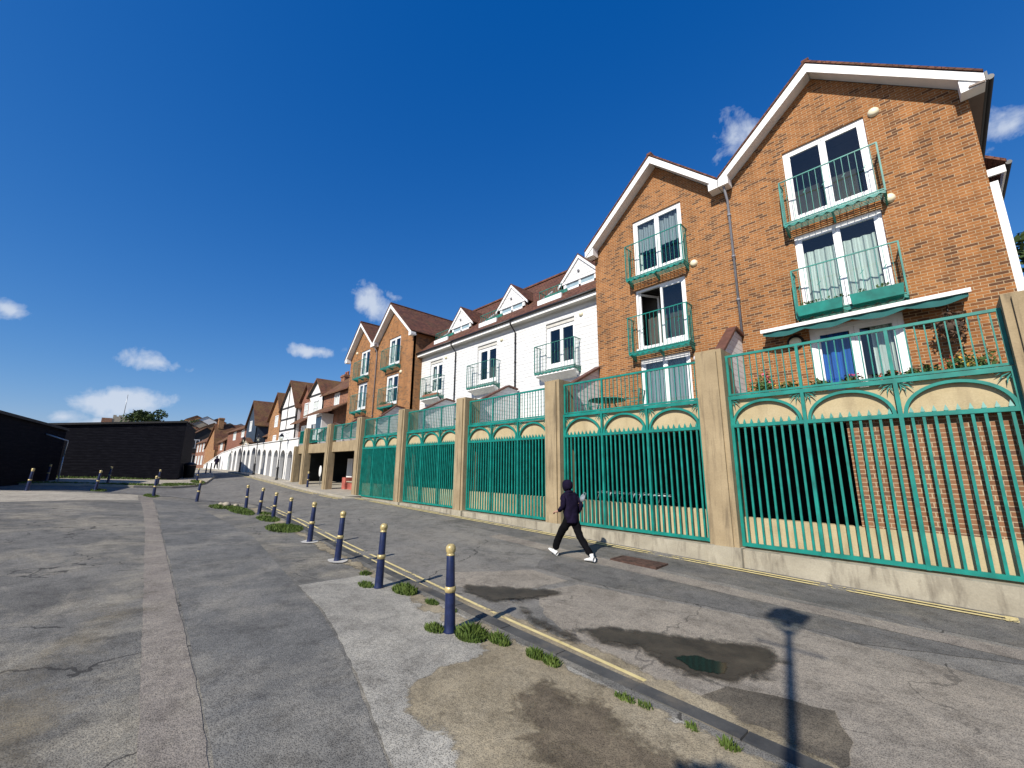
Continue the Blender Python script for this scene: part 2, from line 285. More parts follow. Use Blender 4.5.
# ------------------------------------------------------------------ mesh builder
class MB:
    def __init__(s): s.v = []; s.f = []; s.sm = []
    def quad(s, *p, smooth=False):
        i = len(s.v); s.v += [tuple(q) for q in p]; s.f.append(tuple(range(i, i + len(p)))); s.sm.append(smooth); return s
    def box(s, x0, x1, y0, y1, z0, z1):
        i = len(s.v); s.v += [(x, y, z) for z in (z0, z1) for y in (y0, y1) for x in (x0, x1)]
        for f in ((0, 2, 3, 1), (4, 5, 7, 6), (0, 1, 5, 4), (2, 6, 7, 3), (0, 4, 6, 2), (1, 3, 7, 5)): s.f.append(tuple(i + k for k in f)); s.sm.append(False)
        return s
    def prism(s, poly, d):  # poly: 3-D points (planar), extruded by vector d
        n = len(poly); i = len(s.v); d = Vector(d)
        s.v += [tuple(p) for p in poly] + [tuple(Vector(p) + d) for p in poly]
        s.f.append(tuple(range(i, i + n))); s.f.append(tuple(range(i + 2 * n - 1, i + n - 1, -1))); s.sm += [False, False]
        for k in range(n):
            a = i + k; b = i + (k + 1) % n; s.f.append((b, a, a + n, b + n)); s.sm.append(False)
        return s
    def bar(s, p, q, w, h=None, upv=(0, 0, 1)):  # rectangular bar between points
        h = h or w; p = Vector(p); q = Vector(q); d = (q - p).normalized(); u = Vector(upv)
        if abs(d.dot(u)) > .99: u = Vector((0, 1, 0))
        a = d.cross(u).normalized() * w / 2; b = a.cross(d).normalized() * h / 2
        return s.prism([p + a + b, p - a + b, p - a - b, p + a - b], q - p)
    def tube(s, pts, rad, n=10, cap=True, squash=None):
        pts = [Vector(p) for p in pts]
        rad = rad if isinstance(rad, (list, tuple)) else [rad] * len(pts)
        i0 = len(s.v); ref = None
        for k, p in enumerate(pts):
            d = (pts[min(k + 1, len(pts) - 1)] - pts[max(k - 1, 0)]).normalized()
            if ref is None:
                ref = Vector((1, 0, 0)) if abs(d.x) < .8 else Vector((0, 1, 0))
            a = (ref - d * ref.dot(d)).normalized(); b = d.cross(a); ref = a
            for j in range(n):
                t = 2 * math.pi * j / n; s.v.append(tuple(p + (a * math.cos(t) + b * math.sin(t)) * rad[k]))
        for k in range(len(pts) - 1):
            for j in range(n):
                a = i0 + k * n + j; b = i0 + k * n + (j + 1) % n; s.f.append((a, b, b + n, a + n)); s.sm.append(True)
        if cap:
            s.f.append(tuple(i0 + j for j in reversed(range(n)))); s.f.append(tuple(i0 + (len(pts) - 1) * n + j for j in range(n))); s.sm += [False, False]
        return s
    def lathe(s, c, prof, n=16, axis='z'):  # prof: (r, h)
        i0 = len(s.v)
        for r, h in prof:
            for j in range(n):
                t = 2 * math.pi * j / n; x, y = r * math.cos(t), r * math.sin(t)
                s.v.append((c[0] + x, c[1] + y, c[2] + h) if axis == 'z' else (c[0] + x, c[1] + h, c[2] + y))
        for k in range(len(prof) - 1):
            for j in range(n):
                a = i0 + k * n + j; b = i0 + k * n + (j + 1) % n; s.f.append((a, b, b + n, a + n)); s.sm.append(True)
        return s
    def blob(s, c, r, n=10, m=7, jit=0, rnd=None):
        i0 = len(s.v); r = r if isinstance(r, (tuple, list)) else (r, r, r)
        for k in range(m + 1):
            ph = math.pi * k / m
            for j in range(n):
                t = 2 * math.pi * j / n; q = 1 + (random.uniform(-jit, jit) if jit else 0)
                s.v.append((c[0] + r[0] * math.sin(ph) * math.cos(t) * q, c[1] + r[1] * math.sin(ph) * math.sin(t) * q, c[2] + r[2] * math.cos(ph) * q))
        for k in range(m):
            for j in range(n):
                a = i0 + k * n + j; b = i0 + k * n + (j + 1) % n; s.f.append((a, a + n, b + n, b)); s.sm.append(True)
        return s
    def leaves(s, c, r, n, size, flatz=1.0, surf=.5):
        for _ in range(n):
            d = Vector((random.gauss(0, 1), random.gauss(0, 1), random.gauss(0, 1))).normalized(); q = random.uniform(surf, 1)
            p = Vector((c[0] + d.x * r[0] * q, c[1] + d.y * r[1] * q, c[2] + d.z * r[2] * q))
            a = Vector((random.gauss(0, 1), random.gauss(0, 1), random.gauss(0, 1) * flatz)).normalized(); b = a.cross(Vector((random.gauss(0, 1), random.gauss(0, 1), random.gauss(0, 1)))).normalized()
            sz = size * random.uniform(.6, 1.4)
            s.quad(p - a * sz, p + b * sz * .5, p + a * sz, p - b * sz * .5)
        return s
    def build(s, name, mat, parent=None, root=None, mods=None, mat2=None):
        off = Vector(root) if root is not None else Vector((0, 0, 0))
        me = bpy.data.meshes.new(name); me.from_pydata([tuple(Vector(v) - off) for v in s.v], [], s.f); me.materials.append(mat)
        uv = me.uv_layers.new(name='UVMap'); Z = Vector((0, 0, 1))
        for pi, p in enumerate(me.polygons):
            p.use_smooth = s.sm[pi]; n = p.normal
            t = Vector((1, 0, 0)) if abs(n.z) > .995 else Z.cross(n).normalized()
            b = n.cross(t)
            if abs(n.z) > .995: b = Vector((0, 1, 0))
            for li in p.loop_indices:
                co = Vector(s.v[me.loops[li].vertex_index]); uv.data[li].uv = (co.dot(t), co.dot(b))
        o = bpy.data.objects.new(name, me); COL.objects.link(o)
        if parent is not None: o.parent = parent
        return o
def tag(o, label, cat, group=None):
    o['label'] = label; o['category'] = cat
    if group: o['group'] = group
    return o
def empty(name, loc, label, cat, group=None):
    o = bpy.data.objects.new(name, None); o.empty_display_size = .3; COL.objects.link(o); o.location = loc; return tag(o, label, cat, group)
def struct(o, kind='structure'): o['kind'] = kind; return o
def copy_tree(o, parent=None):
    c = o.copy(); COL.objects.link(c); c.parent = parent
    for ch in [x for x in ALLCH(o)]: copy_tree(ch, c)
    return c
def ALLCH(o): return [x for x in bpy.data.objects if x.parent == o]
def inpoly(p, poly):
    x, y = p; r = False; n = len(poly)
    for i in range(n):
        x1, y1 = poly[i]; x2, y2 = poly[(i + 1) % n]
        if (y1 > y) != (y2 > y) and x < (x2 - x1) * (y - y1) / (y2 - y1) + x1: r = not r
    return r
def cdt(outline, holes=(), extra=()):
    vs = [Vector(p) for p in outline]; fs = [list(range(len(outline)))]; es = []
    for h in holes:
        i = len(vs); vs += [Vector(p) for p in h]; es += [(i + k, i + (k + 1) % len(h)) for k in range(len(h))]
    vs += [Vector(p) for p in extra]
    r = delaunay_2d_cdt(vs, es, fs, 1, 1e-5); V, F = r[0], r[2]; out = []
    for f in F:
        c = sum((V[k] for k in f), Vector((0, 0))) / len(f)
        if any(inpoly(c, h) for h in holes) or not inpoly(c, outline): continue
        a, b, cc = V[f[0]], V[f[1]], V[f[2]]
        if (b - a).cross(cc - a) < 0: f = list(reversed(f))
        out.append(f)
    return V, out
def wall(mb, outline, holes, fn, thick):
    """outline/holes in (a,b); fn(a,b,d) -> 3-D, d = depth behind the face"""
    V, F = cdt(outline, holes); i = len(mb.v); mb.v += [tuple(fn(p.x, p.y, 0)) for p in V]
    for f in F: mb.f.append(tuple(i + k for k in f)); mb.sm.append(False)
    for loop, sgn in [(outline, 1)] + [(h, -1) for h in holes]:
        ar = sum(loop[k][0] * loop[(k + 1) % len(loop)][1] - loop[(k + 1) % len(loop)][0] * loop[k][1] for k in range(len(loop)))
        lp = list(loop) if ar * sgn > 0 else list(reversed(loop))
        for k in range(len(lp)):
            a, b = lp[k], lp[(k + 1) % len(lp)]
            mb.quad(fn(*b, 0), fn(*a, 0), fn(*a, thick), fn(*b, thick))
    return mb
def rect(a0, a1, b0, b1): return [(a0, b0), (a1, b0), (a1, b1), (a0, b1)]

# ------------------------------------------------------------------ terrain  (u = -x runs away along the street, v = y towards the houses)
UK = [-12, 0, 8, 15, 22, 28, 35, 45, 60, 80]
VK = [-8, -1, 4, 9.64]
ZK = {9.64: [-.02, .02, .19, .32, .45, .55, .85, 1.2, 1.36, 1.4], 4: [-.03, -.03, -.03, -.02, .0, .22, .5, .8, 1.1, 1.35],
      -1: [.0, .0, .05, .2, .42, .62, .78, .95, 1.2, 1.35], -8: [.1, .1, .2, .4, .7, .9, 1.0, 1.1, 1.25, 1.35]}
def lin(x, xs, ys):
    if x <= xs[0]: return ys[0]
    for i in range(len(xs) - 1):
        if x <= xs[i + 1]: return ys[i] + (ys[i + 1] - ys[i]) * (x - xs[i]) / (xs[i + 1] - xs[i])
    return ys[-1]
def G0(u, v):
    return lin(v, VK, [lin(u, UK, ZK[k]) for k in VK])
def G(u, v):
    s = 0
    for du in (-1.6, 0, 1.6):
        for dv in (-.8, 0, .8): s += G0(u + du, v + dv)
    return s / 9
def densify(poly, step, jit=0):
    out = []
    for k in range(len(poly)):
        a = Vector(poly[k]); b = Vector(poly[(k + 1) % len(poly)]); L = (b - a).length; n = max(1, int(L / step)); nrm = Vector((-(b - a).y, (b - a).x)) / max(L, 1e-6)
        for i in range(n):
            p = a + (b - a) * i / n
            if jit and i > 0: p += nrm * random.uniform(-jit, jit)
            out.append((p.x, p.y))
    return out
def sheet(name, poly, off, mat, step=.6, jit=0, hf=None, edge=None):
    """poly in (u, v)"""
    hf = hf or G
    pl = densify(poly, edge or step, jit); us = [p[0] for p in pl]; vs = [p[1] for p in pl]
    ex = []; a = math.floor(min(us) / step) * step
    while a < max(us):
        b = math.floor(min(vs) / step) * step
        while b < max(vs):
            if inpoly((a, b), pl): ex.append((a, b))
            b += step
        a += step
    V, F = cdt(pl, (), ex); mb = MB(); mb.v = [(-p.x, p.y, hf(p.x, p.y) + off) for p in V]
    mb.f = [tuple(reversed(f)) for f in F]; mb.sm = [True] * len(F)
    return struct(mb.build(name, mat))
def feather(mat, width=.3, soft=.06, sc=3.0):
    m = mat.copy(); m.name = mat.name + '_worn_edge'; nt = m.node_tree; b = nt.nodes['Principled BSDF']; o = nt.nodes['Material Output']
    at_ = nt.nodes.new('ShaderNodeAttribute'); at_.attribute_name = 'rim'; v = uvn(nt, kind='Object')
    n = noise(nt, v, sc, 8, .68, .4); th = mth(nt, 'MULTIPLY', mth(nt, 'MULTIPLY', mth(nt, 'SUBTRACT', n, .3), 2.4), width)
    f = mth(nt, 'DIVIDE', mth(nt, 'SUBTRACT', at_.outputs['Fac'], th), soft, clamp=True)
    t = nt.nodes.new('ShaderNodeBsdfTransparent'); mi = nt.nodes.new('ShaderNodeMixShader'); nt.links.new(f, mi.inputs[0]); nt.links.new(t.outputs[0], mi.inputs[1]); nt.links.new(b.outputs[0], mi.inputs[2]); nt.links.new(mi.outputs[0], o.inputs[0])
    return m
def fsheet(name, poly, off, mat, step=.1):
    o = sheet(name, poly, off, mat, step, 0, edge=.15); me = o.data; at_ = me.attributes.new('rim', 'FLOAT', 'POINT'); P = [Vector(p) for p in poly]
    for i, v in enumerate(me.vertices):
        p = Vector((-v.co.x, v.co.y)); d = 9
        for k in range(len(P)):
            a, b = P[k], P[(k + 1) % len(P)]; ab = b - a; t = max(0, min(1, (p - a).dot(ab) / ab.length_squared)); d = min(d, (p - a - ab * t).length)
        at_.data[i].value = d
    return o
def smoothpoly(pts, it=2):
    for _ in range(it):
        o = []
        for k in range(len(pts)):
            a = pts[k]; b = pts[(k + 1) % len(pts)]; o.append((a[0] * .75 + b[0] * .25, a[1] * .75 + b[1] * .25)); o.append((a[0] * .25 + b[0] * .75, a[1] * .25 + b[1] * .75))
        pts = o
    return pts
# big ground
mb = MB(); gu = [-300, -100, -40, -20, -12, -6, 0, 6, 12, 18, 24, 30, 36, 44, 52, 60, 70, 80, 100, 140, 220, 400, 900]; gv = [-600, -200, -60, -25, -12, -8, -4, -1, 2, 5, 9, 14, 20, 40, 100, 300, 800]
for a in gu:
    for b in gv: mb.v.append((-a, b, G(a, b) - .25))
for i in range(len(gu) - 1):
    for j in range(len(gv) - 1):
        k = i * len(gv) + j; mb.f.append((k, k + 1, k + 1 + len(gv), k + len(gv))[::-1]); mb.sm.append(True)
o = struct(mb.build('ground', BEIG))
PO = .11
KL = [(-12, 3.35), (-4, 3.42), (1.3, 3.55), (4, 3.66), (7.1, 3.84), (10.5, 4.1), (15, 4.5), (19.8, 4.86), (21.6, 4.95)]      # kerb line
CURV = [(22.6, 4.85), (23.6, 4.5), (25.1, 3.5), (26.6, 2.3), (27.8, .6), (28.7, -1.2), (29.4, -3.2), (30.2, -6), (31.5, -12)]
road = [(-14, 2.9)] + [(u, v - .3) for u, v in KL] + [(25, 2), (28, -2), (30, -14), (38, -14), (60, -14), (100, -10), (100, 14), (33, 14), (33, 9.72), (-14, 9.72)]
sheet('road', road, 0, ASPH, .8)
plz = [(-12, -14)] + [(u, v) for u, v in KL] + CURV + [(31.5, -14)]
def plazaH(u, v): return G(u, v)
sheet('plaza', plz, PO, PLAZ, .7, edge=.5)
# kerbs
def kerb(name, line, w, h0, h1, mat, side=1):
    mb = MB(); pts = []
    for k in range(len(line) - 1):
        a = Vector(line[k]); b = Vector(line[k + 1]); n = max(1, int((b - a).length / .9))
        for i in range(n): pts.append(a + (b - a) * i / n)
    pts.append(Vector(line[-1]))
    for k in range(len(pts) - 1):
        d = (pts[k + 1] - pts[k]); L = d.length; d /= L; nn = Vector((-d.y, d.x)) * side; a = pts[k] + d * .006; b = pts[k + 1] - d * .006
        jz = random.uniform(-.006, .006); q = [a, b, b + nn * w, a + nn * w]; i = len(mb.v)
        for z in (h0, h1):
            for p in q: mb.v.append((-p.x, p.y, G(p.x, p.y) + z + jz * (z > 0)))
        for f in ((0, 1, 2, 3), (7, 6, 5, 4), (0, 4, 5, 1), (1, 5, 6, 2), (2, 6, 7, 3), (3, 7, 4, 0)):
            mb.f.append(tuple(i + x for x in f)); mb.sm.append(False)
    o = mb.build(name, mat); return struct(o)
kerb('kerb', KL + CURV, .16, -.12, PO + .005, KERB)
isl = [(36.8, -14), (35.3, -6), (34.2, -2), (33.6, 1), (33.9, 2.8), (35.2, 4.1), (38, 5.1), (44, 6.4), (52, 7.3), (62, 7.4), (80, 7.4), (80, -14)]
sheet('pavement', isl, PO, BEIG, .8)
kerb('kerb', isl[:-1], .12, -.12, PO + .006, KERBC, -1)
# facade side gutter kerb and pavement further on
sheet('gutter', [(-14, 9.42), (21.9, 9.42), (21.9, 9.7), (-14, 9.7)], .012, KERBC, .6)
sheet('pavement', [(21.5, 8.75), (33, 8.75), (50, 8.7), (78, 8.7), (78, 9.7), (33, 9.7), (33, 13.5), (21.9, 13.5), (21.9, 9.4), (21.0, 9.4)], .10, KERBC, .6)
kerb('kerb', [(21.1, 9.4), (21.5, 8.75), (33, 8.75), (50, 8.7), (78, 8.7)], .13, -.1, .115, KERBC, 1)
# plaza surface patches (real changes of surfacing)
PL = lambda name, poly, k, mat, jit=.02, step=.5, edge=.15: sheet(name, poly, PO + .0022 * k, mat, step, jit, edge=edge)
PL('plaza_strip', [(2.5, .33), (3.79, .38), (4.79, .42), (8, .56), (11.5, .70), (15.4, .86), (21, 1.0), (26.9, 1.07), (26.2, 1.5), (21, 1.38), (15.2, 1.17), (11.5, 1.04), (9, .95), (6, .84), (4.48, .78), (3.5, .71), (2.5, .60)], 2, PINK, .008)
PL('plaza_surface', [(2.4, .66), (3.5, .735), (4.48, .80), (6, .865), (9, .98), (11.5, 1.07), (15.2, 1.2), (21, 1.41), (25.3, 1.52), (24, 3.4), (21, 3.4), (14.5, 3.11), (10.3, 2.68), (7.46, 2.39), (6.07, 2.27), (4.8, 2.04), (3.77, 1.81), (2.75, 1.55), (2, 1.3)], 1, PLAZ2, .008)
PL('plaza_apron', [(27.9, -14), (25.0, -8), (23.3, -2.74), (24.6, .98), (27.1, 1.02), (28.0, -1.6), (28.7, -4), (29.4, -7), (30.8, -14)], 2, BEIG, .02)
PL('pavement_patch', [(7.5, 2.42), (6.07, 2.30), (4.8, 2.07), (3.77, 1.84), (2.75, 1.58), (1.5, 1.35), (1.5, 3.45), (4, 3.56), (6.2, 3.65), (7.45, 3.7)], 2, CHIP, .012)
DIRTf = feather(DIRT, .22, .05); DIRTDf = feather(DIRTD, .45, .25, 4.0); WETf = feather(WET, .20, .14, 5.0); WATf = feather(WATER, .07, .02, 7.0); DUSTf = feather(BEIG, .5, .6, 2.0)
fsheet('dirt', [(5.3, 3.2), (4.0, 3.2), (3.7, 3.06), (3.75, 2.5), (3.62, 2.1), (3.25, 1.85), (2.7, 1.85), (1.8, 1.6), (-.3, 1.6), (-.6, 3.5), (1.3, 3.55), (4, 3.66), (6.5, 3.8), (6.5, 3.6)], PO + .0075, DIRTf)
fsheet('dirt', [(3.2, 3.25), (3.0, 2.6), (2.5, 2.15), (1.9, 2.05), (.2, 2.1), (.2, 3.2), (1.6, 3.3), (2.4, 3.45)], PO + .010, DIRTDf)
fsheet('dirt', [(6.9, 3.4), (9.5, 3.55), (13.5, 3.9), (17.5, 4.1), (21.2, 4.35), (21.2, 4.93), (19.8, 4.86), (15, 4.5), (10.5, 4.1), (7.1, 3.84)], PO + .0075, DIRTf, .15)
DW = feather(DIRT, .9, 1.3, 1.6)
fsheet('dust', [(9.4, 1.0), (7.6, -.5), (6.3, -1.0), (4.4, -1.0), (3.2, -.2), (3.2, .6), (5.4, .5), (6.4, .65), (8.0, .95)], PO + .0075, DW, .2)
fsheet('dust', [(6.5, 1.15), (5.2, 1.0), (5.2, 1.7), (6.4, 1.8)], PO + .0075, DW, .1)
# road patches
RP = lambda name, poly, k, mat, jit=.02, step=.5, edge=.15: sheet(name, poly, .0025 * k, mat, step, jit, edge=edge)
RP('road_patch', [(-2, 6.55), (-.21, 6.56), (1.83, 6.64), (2.8, 6.5), (4.7, 6.1), (4.95, 5.3), (4.1, 4.6), (3.0, 4.1), (-3, 3.9), (-3, 6.5)], 1, ASPHL, .03)
RP('road_patch', [(6.9, 5.0), (5.9, 6.2), (4.95, 6.15), (5.2, 5.0), (6.1, 4.55)], 1, ASPHL, .03)
RP('road_strip', [(-3, 7.42), (-.3, 7.40), (2.5, 7.42), (5.5, 7.5), (9, 7.75), (9, 8.2), (5.86, 7.98), (2.5, 7.8), (-.3, 7.78), (-3, 7.8)], 2, PINK, .01)
RP('road_patch', [(-3, 7.82), (5.5, 8.1), (12, 8.4), (12, 9.0), (-3, 9.0)], 1, ASPHD, .012)
RP('road_patch', [(1.0, 6.62), (1.8, 6.75), (4.6, 6.3), (6, 6.4), (6.6, 7.45), (-.5, 7.38)], 2, ASPHD, .015)
RP('road_patch', [(1.72, 4.5), (.95, 4.75), (.78, 4.35), (.8, 3.7), (1.5, 3.68), (1.85, 4.1)], 4, ASPHB, .04)
fsheet('dirt', [(6.5, 4.3), (4.6, 4.35), (3.6, 4.35), (2.6, 4.35), (1.9, 4.3), (.6, 4.0), (.6, 3.66), (4, 3.80), (6.4, 3.95)], .013, DIRTf)
fsheet('damp_patch', [(3.7, 4.45), (3.5, 4.95), (2.9, 5.25), (2.2, 5.6), (1.7, 5.9), (1.3, 5.5), (1.45, 4.75), (1.7, 4.4), (2.1, 4.25), (2.7, 4.45), (3.1, 4.25)], .019, WETf)
fsheet('damp_patch', [(6.35, 4.65), (5.6, 5.15), (4.9, 5.6), (4.3, 5.8), (4.6, 4.9), (5.0, 4.3), (5.7, 4.3)], .019, WETf)
fsheet('damp_patch', [(5.1, 4.7), (4.2, 4.2), (3.2, 4.0), (3.2, 4.5), (4.2, 4.6), (4.8, 5.0)], .019, WETf)
fsheet('puddle', [(2.4, 4.66), (2.25, 4.90), (1.85, 5.02), (1.76, 4.66), (2.05, 4.50)], 0.022, WATf, .05)
# painted double yellow lines
def strip(line, w, off, name='road_marking'):
    a = []; b = []
    for k, (u, v) in enumerate(line):
        p0 = Vector(line[max(k - 1, 0)]); p1 = Vector(line[min(k + 1, len(line) - 1)]); d = (p1 - p0).normalized(); n = Vector((-d.y, d.x)) * w / 2
        a.append((u + n.x, v + n.y)); b.append((u - n.x, v - n.y))
    return sheet(name, a + b[::-1], off, YEL, .5, 0, edge=.5)
strip([(-.3, 9.215), (21, 9.215)], .075, .016); strip([(-.3, 9.06), (21, 9.06)], .075, .016); strip([(-.33, 8.99), (-.33, 9.27)], .12, .0185)
strip([(21.5, 8.6), (50, 8.5)], .08, .016); strip([(21.5, 8.4), (50, 8.3)], .08, .016)
YL = [(3.3, 3.90), (4.3, 3.95), (5.9, 4.08), (7.5, 4.22), (11, 4.5), (16, 4.97), (21.8, 5.3)]
strip(YL, .06, .016); strip([(2.3, 4.01), (3.3, 4.08)] + [(u, v + .18) for u, v in YL[1:]], .055, .016)

# ------------------------------------------------------------------ windows, balconies
def window(parent, root, x0, x1, z0, z1, y, cols=2, mull=.10, curtain='none', open_leaf=False, rail=None, fr=.075, deep=.7, name='window', sill=True):
    """French window in a wall whose face is at y, seen from -y"""
    yf = y + .05; mb = MB(); mb.box(x0, x0 + fr, yf, yf + .09, z0, z1).box(x1 - fr, x1, yf, yf + .09, z0, z1)
    mb.box(x0 + fr, x1 - fr, yf, yf + .09, z1 - fr, z1).box(x0 + fr, x1 - fr, yf, yf + .09, z0, z0 + fr)
    ix0, ix1, iz0, iz1 = x0 + fr, x1 - fr, z0 + fr, z1 - fr; w = (ix1 - ix0) / cols; st = mull / 2 + .02
    panes = []
    for c in range(cols):
        a, b = ix0 + c * w + .003, ix0 + (c + 1) * w - .003
        if open_leaf and c == 0: continue
        mb.box(a, a + st, yf + .012, yf + .07, iz0, iz1).box(b - st, b, yf + .012, yf + .07, iz0, iz1)
        mb.box(a + st, b - st, yf + .012, yf + .07, iz1 - st, iz1).box(a + st, b - st, yf + .012, yf + .07, iz0, iz0 + st * 1.5)
        if rail: mb.box(a + st, b - st, yf + .012, yf + .07, iz0 + (iz1 - iz0) * rail - .03, iz0 + (iz1 - iz0) * rail + .03)
        panes.append((a + st, b - st, iz0 + st * 1.5, iz1 - st))
    if sill: mb.box(x0 - .03, x1 + .03, y - .05, y + .06, z0 - .045, z0 - .002)
    fo = mb.build(name, UPVC, parent, root)
    for a, b, c, d in panes: MB().box(a - .005, b + .005, yf + .035, yf + .045, c - .005, d + .005).build('pane', GLASS, fo, root)
    if open_leaf:   # leaf swung into the room
        a = ix0 + .01; m2 = MB(); L = w - .02; dx, dy = math.cos(R(62)) * L, math.sin(R(62)) * L
        P = lambda s, z: (a + dx * s, yf + .09 + dy * s, z)
        m2.bar(P(0.03, iz0), P(0.03, iz1), .06).bar(P(.97, iz0), P(.97, iz1), .06).bar(P(.06, iz1 - .04), P(.94, iz1 - .04), .06).bar(P(.06, iz0 + .05), P(.94, iz0 + .05), .06)
        m2.build('open_leaf', UPVC, fo, root)
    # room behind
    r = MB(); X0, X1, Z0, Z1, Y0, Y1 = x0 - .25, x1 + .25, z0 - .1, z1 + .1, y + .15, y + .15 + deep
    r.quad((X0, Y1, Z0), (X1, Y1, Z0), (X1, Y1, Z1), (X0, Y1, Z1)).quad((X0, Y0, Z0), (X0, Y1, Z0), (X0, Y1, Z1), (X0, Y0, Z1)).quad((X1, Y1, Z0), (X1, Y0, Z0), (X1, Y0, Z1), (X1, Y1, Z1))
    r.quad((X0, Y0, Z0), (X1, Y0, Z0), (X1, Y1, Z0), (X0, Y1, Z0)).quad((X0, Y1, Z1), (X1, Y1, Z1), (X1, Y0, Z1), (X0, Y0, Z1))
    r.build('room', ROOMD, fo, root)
    def cur(a, b, c, d, m, yy=.2):
        cb = MB(); n = max(4, int((b - a) / .06)); 
        for k in range(n):
            xa = a + (b - a) * k / n; xb = a + (b - a) * (k + 1) / n; ya = y + yy + .03 * math.sin(k * 2.1); yb = y + yy + .03 * math.sin((k + 1) * 2.1)
            cb.quad((xa, ya, c), (xb, yb, c), (xb, yb, d), (xa, ya, d), smooth=True)
        cb.build('curtain', m, fo, root)
    W_ = x1 - x0
    if curtain == 'net': cur(x0 + .08, x1 - .08, z0 + .05, z1 - .45, CURT)
    if curtain == 'netsides': cur(x0, x0 + .32 * W_, z0, z1, CURT); cur(x1 - .3 * W_, x1, z0, z1, CURT)
    if curtain == 'blind': cur(x0 + .02, x1 - .02, z0 + (z1 - z0) * .45, z1, CURG); cur(x0, x0 + .2, z0, z1, CURT, .25)
    if curtain == 'blue': cur(x0 + .05, x0 + .42 * W_, z0, z1 - .05, CURB); cur(x1 - .34 * W_, x1 - .12 * W_, z0, z1 - .1, CURT)
    if curtain == 'grey': cur(x0, x1, z0, z1, CURG)
    if curtain == 'tie': cur(x0, x0 + .18 * W_, z0, z1, CURT); cur(x1 - .18 * W_, x1, z0, z1, CURT)
    return fo
def balcony(parent, root, x0, x1, y, z0, z1, dep, mat, n=14, trough=False, plate=None, plants=False):
    yf = y - dep; mb = MB(); t = .03
    for z in (z1, z0 + .06): mb.bar((x0, yf, z), (x1, yf, z), .026); mb.bar((x0, yf, z), (x0, y, z), .03); mb.bar((x1, yf, z), (x1, y, z), .03)
    for k in range(n + 1):
        x = x0 + (x1 - x0) * k / n; w = .032 if k in (0, n) else .011
        mb.bar((x, yf, z0), (x, yf, z1), w, w)
        # little scroll half way up some bars
        if k % 3 == 1: mb.bar((x - .035, yf - .004, z0 + .72), (x + .035, yf - .004, z0 + .80), .012)
    for xx in (x0, x1):
        for k in range(1, 4): mb.bar((xx, yf + dep * k / 4, z0 + .06), (xx, yf + dep * k / 4, z1), .013, .013)
    # floor frame with scalloped apron
    for k in range(6): mb.bar((x0, yf + dep * (k + .3) / 6, z0 + .015), (x1, yf + dep * (k + .3) / 6, z0 + .015), .022, .012)
    mb.bar((x0, yf, z0 + .01), (x1, yf, z0 + .01), .02, .04); mb.bar((x0, yf, z0 + .01), (x0, y, z0 + .01), .02, .04); mb.bar((x1, yf, z0 + .01), (x1, y, z0 + .01), .02, .04)
    for k in range(10):
        a = x0 + (x1 - x0) * k / 10; b = x0 + (x1 - x0) * (k + 1) / 10; pts = [(a + (b - a) * j / 6, yf - .006, z0 - .045 * abs(math.cos(math.pi * j / 6)) - .004) for j in range(7)]
        mb.prism([(b, yf - .006, z0 + .012), (a, yf - .006, z0 + .012)] + pts, (0, .02, 0))
    for xx in (x0 + .02, (x0 + x1) / 2, x1 - .02): mb.prism([(xx - .02, yf, z0), (xx - .02, y, z0), (xx - .02, y, z0 - .16)], (.04, 0, 0))
    o = mb.build('balcony', mat, parent, root)
    if trough:
        g = MB(); m = (x0 + x1) / 2
        for a, b in ((x0 + .03, m - .06), (m + .06, x1 - .03)):
            g.prism([(a + .03, yf - .16, z0 + .0), (b - .03, yf - .16, z0 + .0), (b, yf - .19, z0 + .24), (a, yf - .19, z0 + .24)], (0, .17, 0))
        g.build('flower_trough', GREEN, o, root)
        l = MB()
        for k in range(16):
            x = random.uniform(x0 + .1, x1 - .1); l.leaves((x, yf - .1, z0 + .28), (.09, .07, .07), 14, .03)
        l.build('trough_plant', LEAF2, o, root)['kind'] = 'stuff'
    if plants:
        l = MB(); l.box(x0 + .15, x1 - .15, yf + .05, yf + .2, z0 + .04, z0 + .2)
        l.build('flower_trough', TERRA, o, root); l = MB()
        for k in range(14): l.leaves((random.uniform(x0 + .15, x1 - .15), yf + .1, z0 + .28), (.1, .1, .1), 18, .035)
        l.build('trough_plant', LEAF2, o, root)['kind'] = 'stuff'
    return o
def lamp_disc(parent, root, x, y, z, r=.11):
    mb = MB().lathe((x, y, z), [(.0, -.09), (r * .6, -.085), (r * .92, -.05), (r, 0.0)], 18, 'y'); mb.build('wall_lamp', LAMPC, parent, root)

